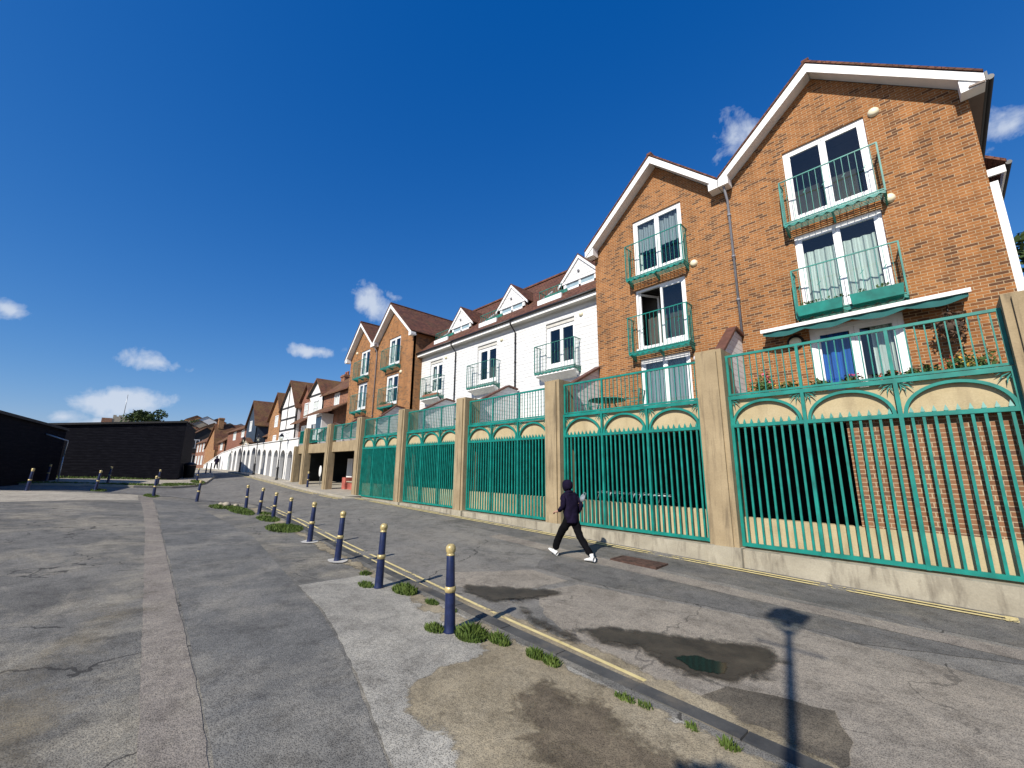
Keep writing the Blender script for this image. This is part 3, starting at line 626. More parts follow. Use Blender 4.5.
# ------------------------------------------------------------------ brick gabled houses
def gable_house(label, xl, xr, eL, eR, apex, wins, doors, mat, fy=11.85, back=20.5, bright=False, group=None, base=3.3, over=.38, roofm=None, pipe=None, bal=GREEN, lamps=(), backroof=True, fasc=WHITE, side_soffit=(0, 0)):
    """eL, eR = (x, z) of the top ends of the barge boards; apex = (x, z)"""
    root = Vector(((xl + xr) / 2, fy, base)); H = empty('brick_house', root, label, 'house', group)
    sl_ = (apex[1] - eL[1]) / (apex[0] - eL[0]); sr_ = (apex[1] - eR[1]) / (eR[0] - apex[0]); T = .20
    zl = eL[1] + sl_ * (xl - eL[0]) - T; zr = eR[1] + sr_ * (eR[0] - xr) - T; za = apex[1] - T
    holes = [rect(a, b, c, d) for a, b, c, d, *_ in wins + doors]
    mb = MB(); wall(mb, [(xl, base), (xr, base), (xr, zr), (apex[0], za), (xl, zl)], holes, lambda a, b, d: (a, fy + d, b), .16)
    # returns and rear
    for x, z, sg in ((xl, zl, -1), (xr, zr, 1)):
        q = [(x, fy, base), (x, back, base), (x, back, z), (x, fy, z)]
        mb.quad(*(q if sg > 0 else q[::-1]))
    mb.quad((xl, back, base), (xl, back, zl), (apex[0], back, za), (xr, back, zr), (xr, back, base))
    mb.build('wall', mat, H, root)
    yr = fy - over; rt = .05
    rf = MB()
    rf.prism([(eL[0], yr - .03, eL[1] + .02), (apex[0], yr - .03, apex[1] + .02), (apex[0], yr - .03, apex[1] + .02 + rt * 1.4), (eL[0], yr - .03, eL[1] + .02 + rt)], (0, back + .3 - yr, 0))
    rf.prism([(apex[0], yr - .03, apex[1] + .02), (eR[0], yr - .03, eR[1] + .02), (eR[0], yr - .03, eR[1] + .02 + rt), (apex[0], yr - .03, apex[1] + .02 + rt * 1.4)], (0, back + .3 - yr, 0))
    rf.bar((apex[0], yr - .02, apex[1] + .08), (apex[0], back + .3, apex[1] + .08), .16, .07)
    rfo = rf.build('roof', roofm or ROOF, H, root)
    # barge boards: white face, deep
    bb = MB(); d = .21
    bb.prism([(eL[0], yr, eL[1]), (apex[0], yr, apex[1]), (apex[0], yr, apex[1] - d * 1.25), (eL[0], yr, eL[1] - d)], (0, .03, 0))
    bb.prism([(apex[0], yr + .001, apex[1]), (eR[0], yr + .001, eR[1]), (eR[0], yr + .001, eR[1] - d), (apex[0], yr + .001, apex[1] - d * 1.25)], (0, .03, 0))
    for e, sg in ((eL, 1), (eR, -1)):
        if e[1] < 10.1: bb.prism([(e[0], yr + .032, e[1] - d), (e[0] + sg * .34, yr + .032, e[1] - d), (e[0] + sg * .34, yr + .032, e[1] - d + .30), (e[0], yr + .032, e[1] - .02)], (0, .30, 0))
        else: bb.prism([(e[0], yr - .004, e[1] - d - .03), (e[0] + sg * .26, yr - .004, e[1] - d - .03), (e[0] + sg * .26, yr - .004, e[1] - .02), (e[0], yr - .004, e[1] - .05)], (0, .33, 0))
    bb.build('bargeboard', fasc, H, root)
    sf = MB()
    for A, B in ((eL, apex), (apex, eR)):
        sf.prism([(A[0], yr + .035, A[1] - d + .03), (B[0], yr + .035, B[1] - d + .03 - (.05 if B is apex else 0)), (B[0], yr + .035, B[1] - d + .05), (A[0], yr + .035, A[1] - d + .06)], (0, over - .03, 0))
    sf.build('soffit', fasc, H, root)
    for k, w in enumerate(wins + doors):
        a, b, c, dd = w[:4]; op = w[4] if len(w) > 4 else {}
        window(H, root, a, b, c, dd, fy, **{k_: v_ for k_, v_ in op.items() if k_ != 'bal'})
        if 'bal' in op:
            bo = dict(op['bal']); balcony(H, root, bo.pop('x0', a - .1), bo.pop('x1', b + .1), fy, c - .24, c + 1.0, .40, bal, **bo)
    for x, z in lamps: lamp_disc(H, root, x, fy, z)
    if pipe:
        x, z0, z1 = pipe; p = MB(); p.tube([(x, fy - .30, z1 + .12), (x, fy - .28, z1), (x, fy - .07, z1 - .35), (x, fy - .07, z0)], .035, 8); p.box(x - .13, x + .13, yr + .04, yr + .2, z1 + .05, z1 + .2)
        z = z1 - .8
        while z > z0: p.lathe((x, fy - .07, z), [(.035, -.03), (.05, -.03), (.05, .03), (.035, .03)], 8); z -= 1.3
        p.build('downpipe', GREYP, H, root)
    return H, root, (zl, zr)
B0 = dict(n=14)
H1, r1, _ = gable_house('tall orange brick gabled house at the right end with the white awning', -3.40, 1.39, (-3.44, 10.26), (1.62, 9.86), (-1.08, 12.38),
    [(-1.91, -.22, 8.32, 10.40, dict(curtain='none', bal=dict(x0=-2.0, x1=-.08, n=15))), (-1.91, -.22, 5.84, 7.92, dict(curtain='net', bal=dict(x0=-2.0, x1=-.05, n=15, trough=True)))],
    [(-1.88, -.2, 3.36, 5.40, dict(curtain='blue', mull=.14, fr=.1, sill=False))], BR, lamps=[(-.03, 10.37), (-.05, 8.07)], pipe=(-3.33, 5.62, 10.0))
H2, r2, _ = gable_house('tall brick gabled house next to the awning house, one window open', -8.0, -3.405, (-8.18, 9.84), (-3.46, 10.26), (-5.46, 12.30),
    [(-6.42, -4.72, 8.36, 10.42, dict(curtain='blind', bal=dict(x0=-6.52, x1=-4.6, n=15))), (-6.45, -4.76, 5.82, 7.87, dict(curtain='none', open_leaf=True, bal=dict(x0=-6.55, x1=-4.62, n=15)))],
    [(-6.40, -4.79, 3.36, 5.46, dict(curtain='grey', sill=False))], BR, lamps=[(-4.45, 8.14)])
g3 = dict(n=12, plants=True)
H3, r3, _ = gable_house('orange brick gabled house adjoining the white boarded houses at their far end', -25.75, -21.0, (-25.85, 10.22), (-20.7, 9.86), (-23.56, 12.36),
    [(-24.1, -22.6, 8.33, 10.15, dict(curtain='tie', bal=dict(x0=-24.3, x1=-22.4, n=12))), (-24.15, -22.6, 5.8, 7.68, dict(rail=.55, curtain='tie', bal=dict(x0=-24.35, x1=-22.45, n=12, plants=True)))],
    [(-24.1, -22.6, 3.36, 5.3, dict(sill=False))], BR, lamps=[(-22.3, 7.7)], pipe=(-25.7, 5.0, 9.95))
H4, r4, _ = gable_house('orange brick gabled house farthest along, beside the old timbered houses', -30.2, -25.755, (-30.45, 9.82), (-25.87, 10.22), (-28.09, 12.26),
    [(-28.4, -26.95, 8.3, 10.16, dict(curtain='tie', bal=dict(x0=-28.6, x1=-26.75, n=12))), (-28.45, -27.0, 5.9, 7.76, dict(curtain='grey', bal=dict(x0=-28.65, x1=-26.8, n=12)))],
    [(-28.4, -27.0, 3.36, 5.3, dict(sill=False))], BR, lamps=[(-29.1, 10.2)])
# awning house extras: side soffit, gutter, and rear wing
mb = MB(); mb.prism([(1.395, 11.47, 9.68), (1.62, 11.47, 9.66), (1.62, 11.47, 9.70), (1.395, 11.47, 9.72)], (0, 9, 0)); mb.build('side_soffit', SOFFB, H1, r1)
mb = MB(); mb.tube([(1.70, 11.6, 9.80), (1.70, 20.4, 9.80)], .06, 10); mb.box(1.625, 1.66, 11.45, 20.4, 9.66, 9.86); mb.build('gutter', BLKP, H1, r1)
mb = MB(); mb.tube([(1.70, 15.2, 9.76), (1.62, 15.3, 9.5), (1.46, 15.3, 9.3), (1.46, 15.3, 3.4)], .035, 8); mb.build('downpipe', BLKP, H1, r1)
mb = MB(); mb.box(1.392, 1.52, 12.0, 12.14, 3.3, 7.75); mb.build('corner_post', WHITE, H1, r1)
WG = empty('side_wing', (1.6, 16, 3.3), 'low white boarded wing with small tiled roof beside the awning house', 'house')
rw = Vector((1.6, 16, 3.3))
MB().box(1.40, 1.75, 16.3, 19.5, 3.3, 9.6).build('wall', WBOARD, WG, rw)
MB().prism([(1.40, 15.8, 10.75), (2.22, 15.8, 10.02), (2.22, 15.8, 10.10), (1.40, 15.8, 10.85)], (0, 4.0, 0)).build('roof', ROOF, WG, rw)
MB().box(1.40, 2.18, 15.86, 15.92, 9.78, 9.98).box(2.15, 2.19, 15.93, 19.8, 9.80, 9.99).build('fascia', WHITE, WG, rw)
MB().tube([(2.25, 15.82, 9.99), (2.25, 19.8, 9.99)], .06, 10).build('gutter', BLKP, WG, rw)
# awning
mb = MB(); AW = empty('awning', (-.95, 11.85, 5.5), 'white fronted awning with scalloped teal fabric over the terrace doors', 'awning'); ra = Vector((-.95, 11.85, 5.5))
MB().box(-2.80, .80, 11.38, 11.45, 5.39, 5.475).build('front_bar', WHITE, AW, ra)
mb = MB(); mb.prism([(-2.76, 11.455, 5.45), (.76, 11.455, 5.45), (.76, 11.71, 5.53), (-2.76, 11.71, 5.53)], (0, 0, .012)); mb.build('canopy', TEAL, AW, ra)
mb = MB(); N = 56
def sc(k): return 5.39 - .07 - .09 * abs(math.sin(math.pi * k / 14))
for k in range(N):
    xa = -2.76 + 3.52 * k / N; xb = -2.76 + 3.52 * (k + 1) / N; ya = 11.43 + .012 * math.sin(k * .9); yb = 11.43 + .012 * math.sin((k + 1) * .9)
    mb.quad((xa, ya, sc(k)), (xb, yb, sc(k + 1)), (xb, yb, 5.40), (xa, ya, 5.40), smooth=True)
mb.build('valance', TEAL, AW, ra)
MB().box(-2.78, .78, 11.72, 11.84, 5.44, 5.55).build('cassette', WHITE, AW, ra)
mb = MB()
for x in (-2.1, .2): mb.tube([(x, 11.75, 5.44), (x + .4, 11.6, 5.41), (x + .1, 11.45, 5.41)], .022, 8)
mb.build('arm', WHITE, AW, ra)

# ------------------------------------------------------------------ white weatherboard houses
FW = 12.5
DORM = flat('pale_sky_painted_glass', (.30, .40, .44), .12, spec=.8)  # dormer panes: pale sky reflection put into the base colour
def white_house(label, xl, xr, wx0, wx1, dx, wz=(6.08, 7.86), pipe=None, rail=None, balplants=False, last=False):
    root = Vector(((xl + xr) / 2, FW, 3.3)); H = empty('weatherboard_house', root, label, 'house', 'white weatherboarded houses')
    mb = MB(); wall(mb, [(xl, 3.3), (xr, 3.3), (xr, 8.5), (xl, 8.5)], [rect(wx0, wx1, wz[0] - .1, wz[1] + .16), rect(wx0 - .1, wx1 + .1, 3.36, 5.4)], lambda a, b, d: (a, FW + d, b), .2)
    mb.quad((xl, FW, 3.3), (xl, FW, 8.5), (xl, 19, 8.5), (xl, 19, 3.3)).quad((xr, FW, 3.3), (xr, 19, 3.3), (xr, 19, 8.5), (xr, FW, 8.5)); mb.build('wall', WBOARD, H, root)
    # recessed lintel and window
    MB().box(wx0, wx1, FW + .06, FW + .14, wz[1] + .002, wz[1] + .155).build('lintel', SOFF, H, root)
    window(H, root, wx0 + .002, wx1 - .002, wz[0], wz[1], FW + .05, curtain='none' if not rail else 'tie', rail=rail, sill=True, mull=.11)
    window(H, root, wx0 - .1, wx1 + .1, 3.36, 5.4, FW, curtain='grey', sill=False)
    # small splayed base under the balcony
    MB().prism([(wx0 - .25, FW - .40, 5.70), (wx1 + .25, FW - .40, 5.70), (wx1 + .08, FW - .02, 5.48), (wx0 - .08, FW - .02, 5.48)], (0, .02, .07)).build('balcony_base', WHITE, H, root)
    balcony(H, root, wx0 - .27, wx1 + .27, FW, 5.80, 6.98, .42, GREENF, n=13, plants=balplants)
    lamp_disc(H, root, wx1 + .35, FW, wz[1] + .12, .09)
    # eaves
    ey = FW - .34; ez = 8.42
    MB().box(xl, xr, ey, ey + .03, ez, ez + .19).build('fascia', WHITE, H, root)
    MB().box(xl, xr, ey + .035, FW, ez - .0, ez + .02).build('soffit', SOFF, H, root)
    g = MB(); g.tube([(xl, ey - .06, ez + .19), (xr, ey - .06, ez + .19)], .055, 8); g.build('gutter', BLKP, H, root)
    # roof with the dormer; slope from (ey-.05, 8.60) to (15.6, 12.0)
    y0, z0, y1, z1 = ey - .05, 8.64, 15.6, 12.02; s = (z1 - z0) / (y1 - y0); zz = lambda y: z0 + (y - y0) * s
    rb = MB(); rb.prism([(xl, y0, z0), (xl, y1, z1), (xl, y1 + 3.4, z1 - 3.4), (xl, y1 + 3.4, z1 - 3.5), (xl, y1, z1 - .1), (xl, y0, z0 - .08)], (xr - xl, 0, 0))
    rb.bar((xl, y1, z1 + .02), (xr, y1, z1 + .02), .2, .1); ro = rb.build('roof', ROOF, H, root)
    # dormer
    dy = 12.95; w = .98; zb = zz(dy) + .02; ztop = 10.86; zs = 9.86
    D = MB(); D.prism([(dx - w, dy, zs), (dx + w, dy, zs), (dx, dy, ztop - .07)], (0, .06, 0)); D.build('dormer', WBOARD, H, root)
    dob = ALLCH(H)[-1]
    for o_ in ALLCH(H):
        if o_.name.startswith('dormer'): dob = o_
    D = MB(); D.box(dx - w + .12, dx - w + .26, dy + .02, dy + .1, zb, zs).box(dx + w - .26, dx + w - .12, dy + .02, dy + .1, zb, zs).box(dx - .05, dx + .05, dy + .02, dy + .1, zb, zs)
    D.box(dx - w + .12, dx + w - .12, dy + .02, dy + .1, zb, zb + .09).box(dx - w + .05, dx + w - .05, dy - .02, dy + .05, zs - .08, zs - .002)
    # barge boards
    for sg in (-1, 1):
        D.prism([(dx, dy - .06, ztop + .03), (dx + sg * (w + .14), dy - .06, zs - .10), (dx + sg * (w + .14), dy - .06, zs - .24), (dx, dy - .06, ztop - .13)][::sg], (0, .05, 0))
    D.build('dormer_frame', UPVC, dob, root)
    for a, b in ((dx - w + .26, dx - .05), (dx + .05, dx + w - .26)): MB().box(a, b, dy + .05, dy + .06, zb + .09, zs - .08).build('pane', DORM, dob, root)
    yb = y0 + (ztop - z0) / s
    RR = MB()
    for sg in (-1, 1):
        ye = y0 + (zs - .1 - z0) / s
        q = [(dx, dy - .08, ztop + .08), (dx + sg * (w + .17), dy - .08, zs - .08), (dx + sg * (w + .17), max(ye, dy), zs - .08), (dx, yb + .1, ztop + .08)]
        RR.prism(q if sg < 0 else q[::-1], (0, 0, -.05))
        RR.prism([(dx + sg * (w - .05), dy + .1, zb - .1), (dx + sg * (w - .05), dy + .1, zs), (dx + sg * (w - .05), dy + 1.0, zs + .02)], (sg * .03, 0, 0))
    RR.build('dormer_roof', ROOF, dob, root)
    lm = MB().blob((dx - .02, dy - .03, 10.16), (.06, .05, .06)); lm.build('dormer_lamp', GREYP, dob, root)
    # inset roof balcony left of the dormer: white kerb, glass side
    P = MB(); zk = zz(12.55); a, b = dx - w - 1.0, dx - w + .35
    P.prism([(a, 12.5, zz(12.5) - .02), (b, 12.5, zz(12.5) - .02), (b, 12.5, zz(12.5) + .22), (a, 12.5, zz(12.5) + .22)], (0, .07, 0))
    P.prism([(a, 12.57, zz(12.57)), (a, 13.5, zz(13.5)), (a, 13.5, zz(13.5) + .05), (a, 12.57, zz(12.5) + .22)], (.06, 0, 0))
    P.build('balcony_kerb', UPVC, dob, root)
    Q = MB()
    for k in range(9):
        x = a + .08 + (b - a - .1) * k / 8; Q.bar((x, 12.56, zz(12.5) + .22), (x, 12.56, zz(12.5) + .62), .015)
    Q.bar((a + .05, 12.56, zz(12.5) + .63), (b, 12.56, zz(12.5) + .63), .03); Q.bar((a + .05, 12.56, zz(12.5) + .63), (a + .05, 13.3, zz(12.5) + .63), .03)
    Q.box(a + .07, b, 12.9, 12.93, zz(12.9) - .02, zz(12.5) + .55)
    Q.build('roof_balcony_rail', GREENF, dob, root)
    if pipe:
        p = MB(); p.tube([(pipe, ey - .05, ez + .14), (pipe, ey - .04, ez), (pipe, FW - .06, ez - .32), (pipe, FW - .06, 5.45)], .032, 8); z = 7.6
        while z > 5.5: p.lathe((pipe, FW - .06, z), [(.032, -.03), (.046, -.03), (.046, .03), (.032, .03)], 8); z -= .9
        p.build('downpipe', BLKP, H, root)
    return H
white_house('white weatherboarded house next to the near brick pair, with dark French window', -12.85, -8.003, -11.05, -9.52, -9.55)
white_house('middle one of the three white weatherboarded houses, between the two dark downpipes', -17.45, -12.853, -15.68, -14.2, -13.66, pipe=-12.87)
white_house('white weatherboarded house touching the far brick pair, planted balcony with pale window bars', -21.2, -17.453, -20.05, -18.8, -17.8, pipe=-17.5, rail=.5, balplants=True)

# ------------------------------------------------------------------ parking podium with pillars
PIT = 4.65; GY = 9.64
PX = [1.22, -3.42, -8.10, -12.78, -17.42, -22.08, -26.55, -30.95]   # pillar centres
PW = .29
POD = empty('terrace_podium', (-10, 9.64, 0), 'sandy concrete podium with tall pillars carrying the raised terraces', 'podium'); rp = Vector((-10, 9.64, 0))
def pillar(xc, yfront=9.42, zb=-.1, w=PW, top=4.66, yb=10.15):
    mb = MB(); mb.box(xc - w, xc + w, yfront, yb, zb, top)
    mb.box(xc - w + .10, xc + w - .10, yfront - .05, yfront + .001, zb, top - .06)
    mb.build('pillar', PILL, POD, rp)
for k, x in enumerate(PX): pillar(x, zb=.40 if k < 6 else -.2, top=4.66 if k < 6 else 4.6, yb=10.15 if k < 6 else 9.82)
pillar(-33.0, top=3.4, w=.2, yb=9.8)
# plinth follows one level top, the road rises past it
for k in range(5):
    a, b = PX[k + 1], PX[k]
    MB().box(a + PW + .05, b - PW - .05, 9.42, 9.738, -.35, .42).build('plinth', PLIN, POD, rp)
for k in range(6): MB().box(PX[k] - PW - .045, PX[k] + PW + .045, 9.335, 9.736, -.35, .445).build('plinth_block', PLIN, POD, rp)
MB().box(1.22 + PW + .05, 4.5, 9.42, 9.69, -.35, .42).build('plinth', PLIN, POD, rp)
for k in range(5):
    a, b = PX[k + 1] + PW, PX[k] - PW
    MB().box(a, b, 9.742, 9.93, .3, 1.02 if k < 1 else 1.12).build('dwarf_wall', CREAM, POD, rp)
    if k == 0: MB().box(-1.18, b, 9.748, 9.92, 1.021, 2.899).build('brick_panel', BRM, POD, rp)
    # cream arched fascia behind the ironwork
    MB().box(a, b, 9.675, 9.95, 2.90, 3.50).build('arch_panel', CREAM, POD, rp)
MB().box(-33.2, 3.5, 9.90, 12.6, 3.22, 3.35).build('terrace_slab', PLIN, POD, rp)
for k in (5, 6): MB().box(PX[k + 1] + PW, PX[k] - PW, 9.62, 9.95, 2.86, 3.46).build('beam', PILL, POD, rp)
MB().box(-32.8, PX[7] - PW, 9.62, 9.95, 2.86, 3.46).build('beam', PILL, POD, rp)
# undercroft: back wall, ends, cross walls
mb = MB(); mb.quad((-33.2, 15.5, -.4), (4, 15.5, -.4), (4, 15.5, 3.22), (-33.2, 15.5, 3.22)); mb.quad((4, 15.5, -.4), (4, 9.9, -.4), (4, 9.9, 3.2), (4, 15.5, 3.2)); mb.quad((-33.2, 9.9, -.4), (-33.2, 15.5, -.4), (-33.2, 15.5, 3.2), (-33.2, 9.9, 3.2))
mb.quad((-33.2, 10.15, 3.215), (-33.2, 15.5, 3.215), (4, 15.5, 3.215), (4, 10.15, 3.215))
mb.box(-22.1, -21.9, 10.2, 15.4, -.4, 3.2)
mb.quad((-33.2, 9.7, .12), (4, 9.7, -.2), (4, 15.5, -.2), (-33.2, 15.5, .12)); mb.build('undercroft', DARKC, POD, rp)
# right end beyond the last pillar
MB().box(1.22 + PW, 3.5, 9.7, 9.95, .42, 3.2).build('end_wall', PLIN, POD, rp)

# iron screens: arches + spiked bars (one per bay, modelled locally at x 0..L)
L = PIT - 2 * PW + .0
def leafscroll(mb, c, sg, y):
    for ang, ln in ((15, .20), (40, .24), (68, .22), (92, .17), (-8, .14)):
        a = R(ang); p = Vector((c[0], y, c[1])); q = p + Vector((sg * math.cos(a) * ln, 0, -math.sin(a) * ln)); m = (p + q) / 2 + Vector((sg * math.sin(a) * .03, 0, math.cos(a) * .03))
        n = Vector((q - p)).cross(Vector((0, 1, 0))).normalized() * .011
        mb.prism([p, m + n, q, m - n], (0, .012, 0))
def screen(L):
    root = empty('iron_screen', (0, 0, 0), 'x', 'screen', 'green iron screens between the pillars')
    z0, zs, zt = .50, 2.93, 3.53; n = 3; w = L / n
    fr = MB(); fr.box(0, L, -.03, .03, z0 - .035, z0 + .035); fr.box(.0, L, -.032, .032, zs - .035, zs + .035); fr.box(0, L, -.035, .035, zt - .03, zt + .05)
    for k in range(n + 1):
        x = min(max(k * w, .035), L - .035); fr.box(x - .029, x + .029, -.036, .036, z0 - .04, zt)
    fr.build('frame', GREEN, root)
    bars = MB(); nb = 9
    for k in range(n):
        for j in range(1, nb + 1):
            x = k * w + w * j / (nb + 1); bars.box(x - .019, x + .019, -.019, .019, z0, zs + .05); i = len(bars.v)
            bars.v += [(x - .03, -.02, zs + .045), (x + .03, -.02, zs + .045), (x + .03, .02, zs + .045), (x - .03, .02, zs + .045), (x, 0, zs + .145)]
            for f in ((0, 1, 4), (1, 2, 4), (2, 3, 4), (3, 0, 4)): bars.f.append(tuple(i + q for q in f)); bars.sm.append(False)
    bars.build('spiked_bars', GREEN, root)
    for k in range(n):
        cx = k * w + w / 2; a = w / 2 - .045; h = .50; pts = []
        for j in range(25):
            t = math.pi * j / 24; pts.append((math.cos(t), math.sin(t)))
        ar = MB(); 
        for j in range(24):
            (c0, s0), (c1, s1) = pts[j], pts[j + 1]; ai, ao = a - .05, a; hi, ho = h - .05, h
            ar.prism([(cx + c0 * ai, -.03, zs + .03 + s0 * hi), (cx + c0 * ao, -.03, zs + .03 + s0 * ho), (cx + c1 * ao, -.03, zs + .03 + s1 * ho), (cx + c1 * ai, -.03, zs + .03 + s1 * hi)], (0, .06, 0))
        leafscroll(ar, (k * w + .04, zt - .03), 1, -.01); leafscroll(ar, ((k + 1) * w - .04, zt - .03), -1, -.01)
        ar.build('arch', GREEN, root)
    return root
scr_lab = ['nearest green iron screen at the right edge, brick panel behind its bars', 'green iron screen right behind the walking person', 'green iron screen just left of the walking person, below the first white house',
           'second green iron screen from the open bays', 'farthest green iron screen, the one beside the open bays']
proto = screen(L)
for k in range(5):
    o = proto if k == 0 else copy_tree(proto)
    o.location = (PX[k + 1] + PW, 9.62, 0); o['label'] = scr_lab[k]
def balustrade(L, z0=3.60, z1=4.50):
    root = empty('balustrade', (0, 0, 0), 'x', 'railing', 'green balustrades along the terrace edge')
    fr = MB(); fr.box(0, L, -.025, .025, z1 - .03, z1 + .02); fr.box(0, L, -.02, .02, z0, z0 + .04); n = 3
    for k in range(n + 1):
        x = min(max(L * k / n, .03), L - .03); fr.box(x - .025, x + .025, -.026, .026, z0, z1)
    fr.build('frame', GREEN, root); b = MB(); nb = 33
    for k in range(1, nb):
        x = L * k / nb
        if min(abs(x - L * j / n) for j in range(n + 1)) > .05: b.box(x - .009, x + .009, -.009, .009, z0, z1 - .02)
    b.build('bars', GREEN, root); return root
bl = ['green balustrade in front of the awning and the terrace flower pots', 'green balustrade in front of the terrace table below the open window', 'green balustrade in front of the white house nearest the brick pair',
      'green balustrade in front of the middle white house', 'green balustrade in front of the white house with the planted balcony', 'green balustrade above the open bay holding the low red wall',
      'green balustrade above the open bay with the white board and oval sign']
proto = balustrade(L)
for k in range(7):
    o = proto if k == 0 else copy_tree(proto)
    Lk = PX[k] - PX[k + 1] - 2 * PW
    o.location = (PX[k + 1] + PW, 9.66, 0 if k < 5 else -.02); o['label'] = bl[k]; o.scale = (Lk / L, 1, 1)
o = copy_tree(proto); o.location = (-32.9, 9.66, -.02); o.scale = (1.6 / L, 1, 1); o['label'] = 'shortest green balustrade, over the last open bay next to the white arcade'

# white dividers with brown coping between terraces
def divider(u, zt, label, yb=12.4):
    x = -u; root = Vector((x, 11.2, 3.35)); D = empty('terrace_divider', root, label, 'screen wall', 'white terrace dividers with sloping brown tops')
    y0, yp, zf = 10.15, yb - .55, zt - .9
    MB().prism([(x - .05, y0, 3.35), (x - .05, yb, 3.35), (x - .05, yb, zt - .08), (x - .05, yp, zt), (x - .05, y0, zf)][::-1], (.10, 0, 0)).build('panel', WBOARD, D, root)
    m = MB(); m.prism([(x - .12, y0 - .06, zf - .03), (x - .12, yp, zt + .01), (x - .12, yp, zt + .08), (x - .12, y0 - .06, zf + .05)][::-1], (.24, 0, 0))
    m.prism([(x - .12, yp, zt + .01), (x - .12, yb, zt - .07), (x - .12, yb, zt), (x - .12, yp, zt + .08)][::-1], (.24, 0, 0)); m.build('coping', COPE, D, root)
divider(3.42, 5.62, 'white terrace divider with brown top below the long grey downpipe', 11.83)
divider(8.05, 5.45, 'white terrace divider with brown top where brick meets white boarding'); divider(12.72, 5.43, 'white terrace divider below the first dark downpipe')
divider(17.4, 5.4, 'white terrace divider below the second dark downpipe'); divider(21.6, 5.4, 'white terrace divider at the near corner of the far brick pair', 11.83); divider(26.2, 5.2, 'white terrace divider between the two far brick houses', 11.83)
divider(30.5, 5.1, 'farthest white terrace divider, beyond the last brick house', 11.83)

# ------------------------------------------------------------------ bollards
def bollard():
    root = empty('bollard', (0, 0, 0), 'x', 'bollard', 'navy bollards with gold balls around the plaza')
    MB().lathe((0, 0, 0), [(0.0, 0), (.074, 0), (.074, .03), (.066, .05), (.065, .14), (.060, .42), (.056, .46), (.054, .60), (.049, .86), (.04, .88), (0, .88)], 18).build('post', NAVY, root)
    MB().lathe((0, 0, 0), [(.055, .45), (.064, .457), (.069, .485), (.064, .513), (.053, .52)], 18).build('band', GOLD, root)
    MB().lathe((0, 0, 0), [(.048, .865), (.053, .868), (.051, .882), (.043, .888), (.055, .905), (.062, .938), (.055, .972), (.032, .995), (0, 1.0)], 18).build('ball', GOLD, root)
    return root
BL = [(4.32, 3.14, 1.0, -.035, 'bollard nearest the camera, grass tufts at its foot'), (6.56, 3.34, 1.0, .03, 'second nearest bollard along the kerb, a grass clump on its right'),
      (8.85, 3.56, 1.0, .06, 'third nearest bollard along the kerb, set on a pale round footing'), (11.4, 3.84, 1.0, .05, 'leaning fourth bollard along the kerb, on a pale footing, clear of the grass'),
      (14.6, 4.22, .9, .03, 'kerb bollard standing in the right-hand grass patch'), (16.9, 4.36, .93, .05, 'kerb bollard at the left grass patch, middle of a close group'),
      (18.65, 4.3, 1.02, .09, 'kerb bollard leaning right at the far side of the grass patches'), (21.27, 4.38, 1.0, -.03, 'last bollard of the kerb row, by the loose rocks at the corner'),
      (28.35, -2.66, 1.0, .10, 'bollard farthest left in the photo, leaning right, plaza edge'), (36.6, -2.77, 1.0, .08, 'bollard behind the farthest left one, before the black shed corner'),
      (29.0, -.52, 1.0, .16, 'strongly leaning bollard on the plaza edge left of the pale strip'), (35.76, -.16, 1.0, .1, 'bollard on the far kerb before the middle of the black boarded shed'),
      (26.57, 1.56, 1.0, .0, 'upright bollard on the plaza edge at the end of the pink strip'), (34.7, 2.12, 1.0, .08, 'bollard on the far kerb just before the black shed right end'),
      (24.75, 3.05, 1.0, .08, 'plaza corner bollard standing alone between kerb row and shed'), (38.9, 4.6, 1.0, .05, 'bollard on the far kerb at the right end of the shed'),
      (49.9, 6.5, 1.0, .02, 'left of two small distant bollards beside the narrowing road'), (50.6, 6.95, 1.0, .02, 'right of two small distant bollards beside the narrowing road'), (28.6, 9.15, 1.0, 0, 'bollard before the open bay with the oval sign')]
proto = bollard()
for k, (u, v, s, ln, lab) in enumerate(BL):
    o = proto if k == 0 else copy_tree(proto)
    z = G(u, v) + (PO if k != 18 else .1)
    o.location = (-u, v, z - .01); o.scale = (1, 1, s); o['label'] = lab
    # lean sideways as seen from the plaza
    ax = fwd.copy(); ax.z = 0; ax.normalize(); o.rotation_mode = 'QUATERNION'; o.rotation_quaternion = Quaternion(ax, ln * .7) @ Quaternion((0, 0, 1), random.uniform(0, 6))
for (u, v) in ((8.85, 3.56), (11.4, 3.84)):
    a = [(u + math.cos(t * .63) * random.uniform(.22, .3), v + math.sin(t * .63) * random.uniform(.17, .22)) for t in range(10)]
    sheet('bollard_footing', a, PO + .02, STONEW, .3)
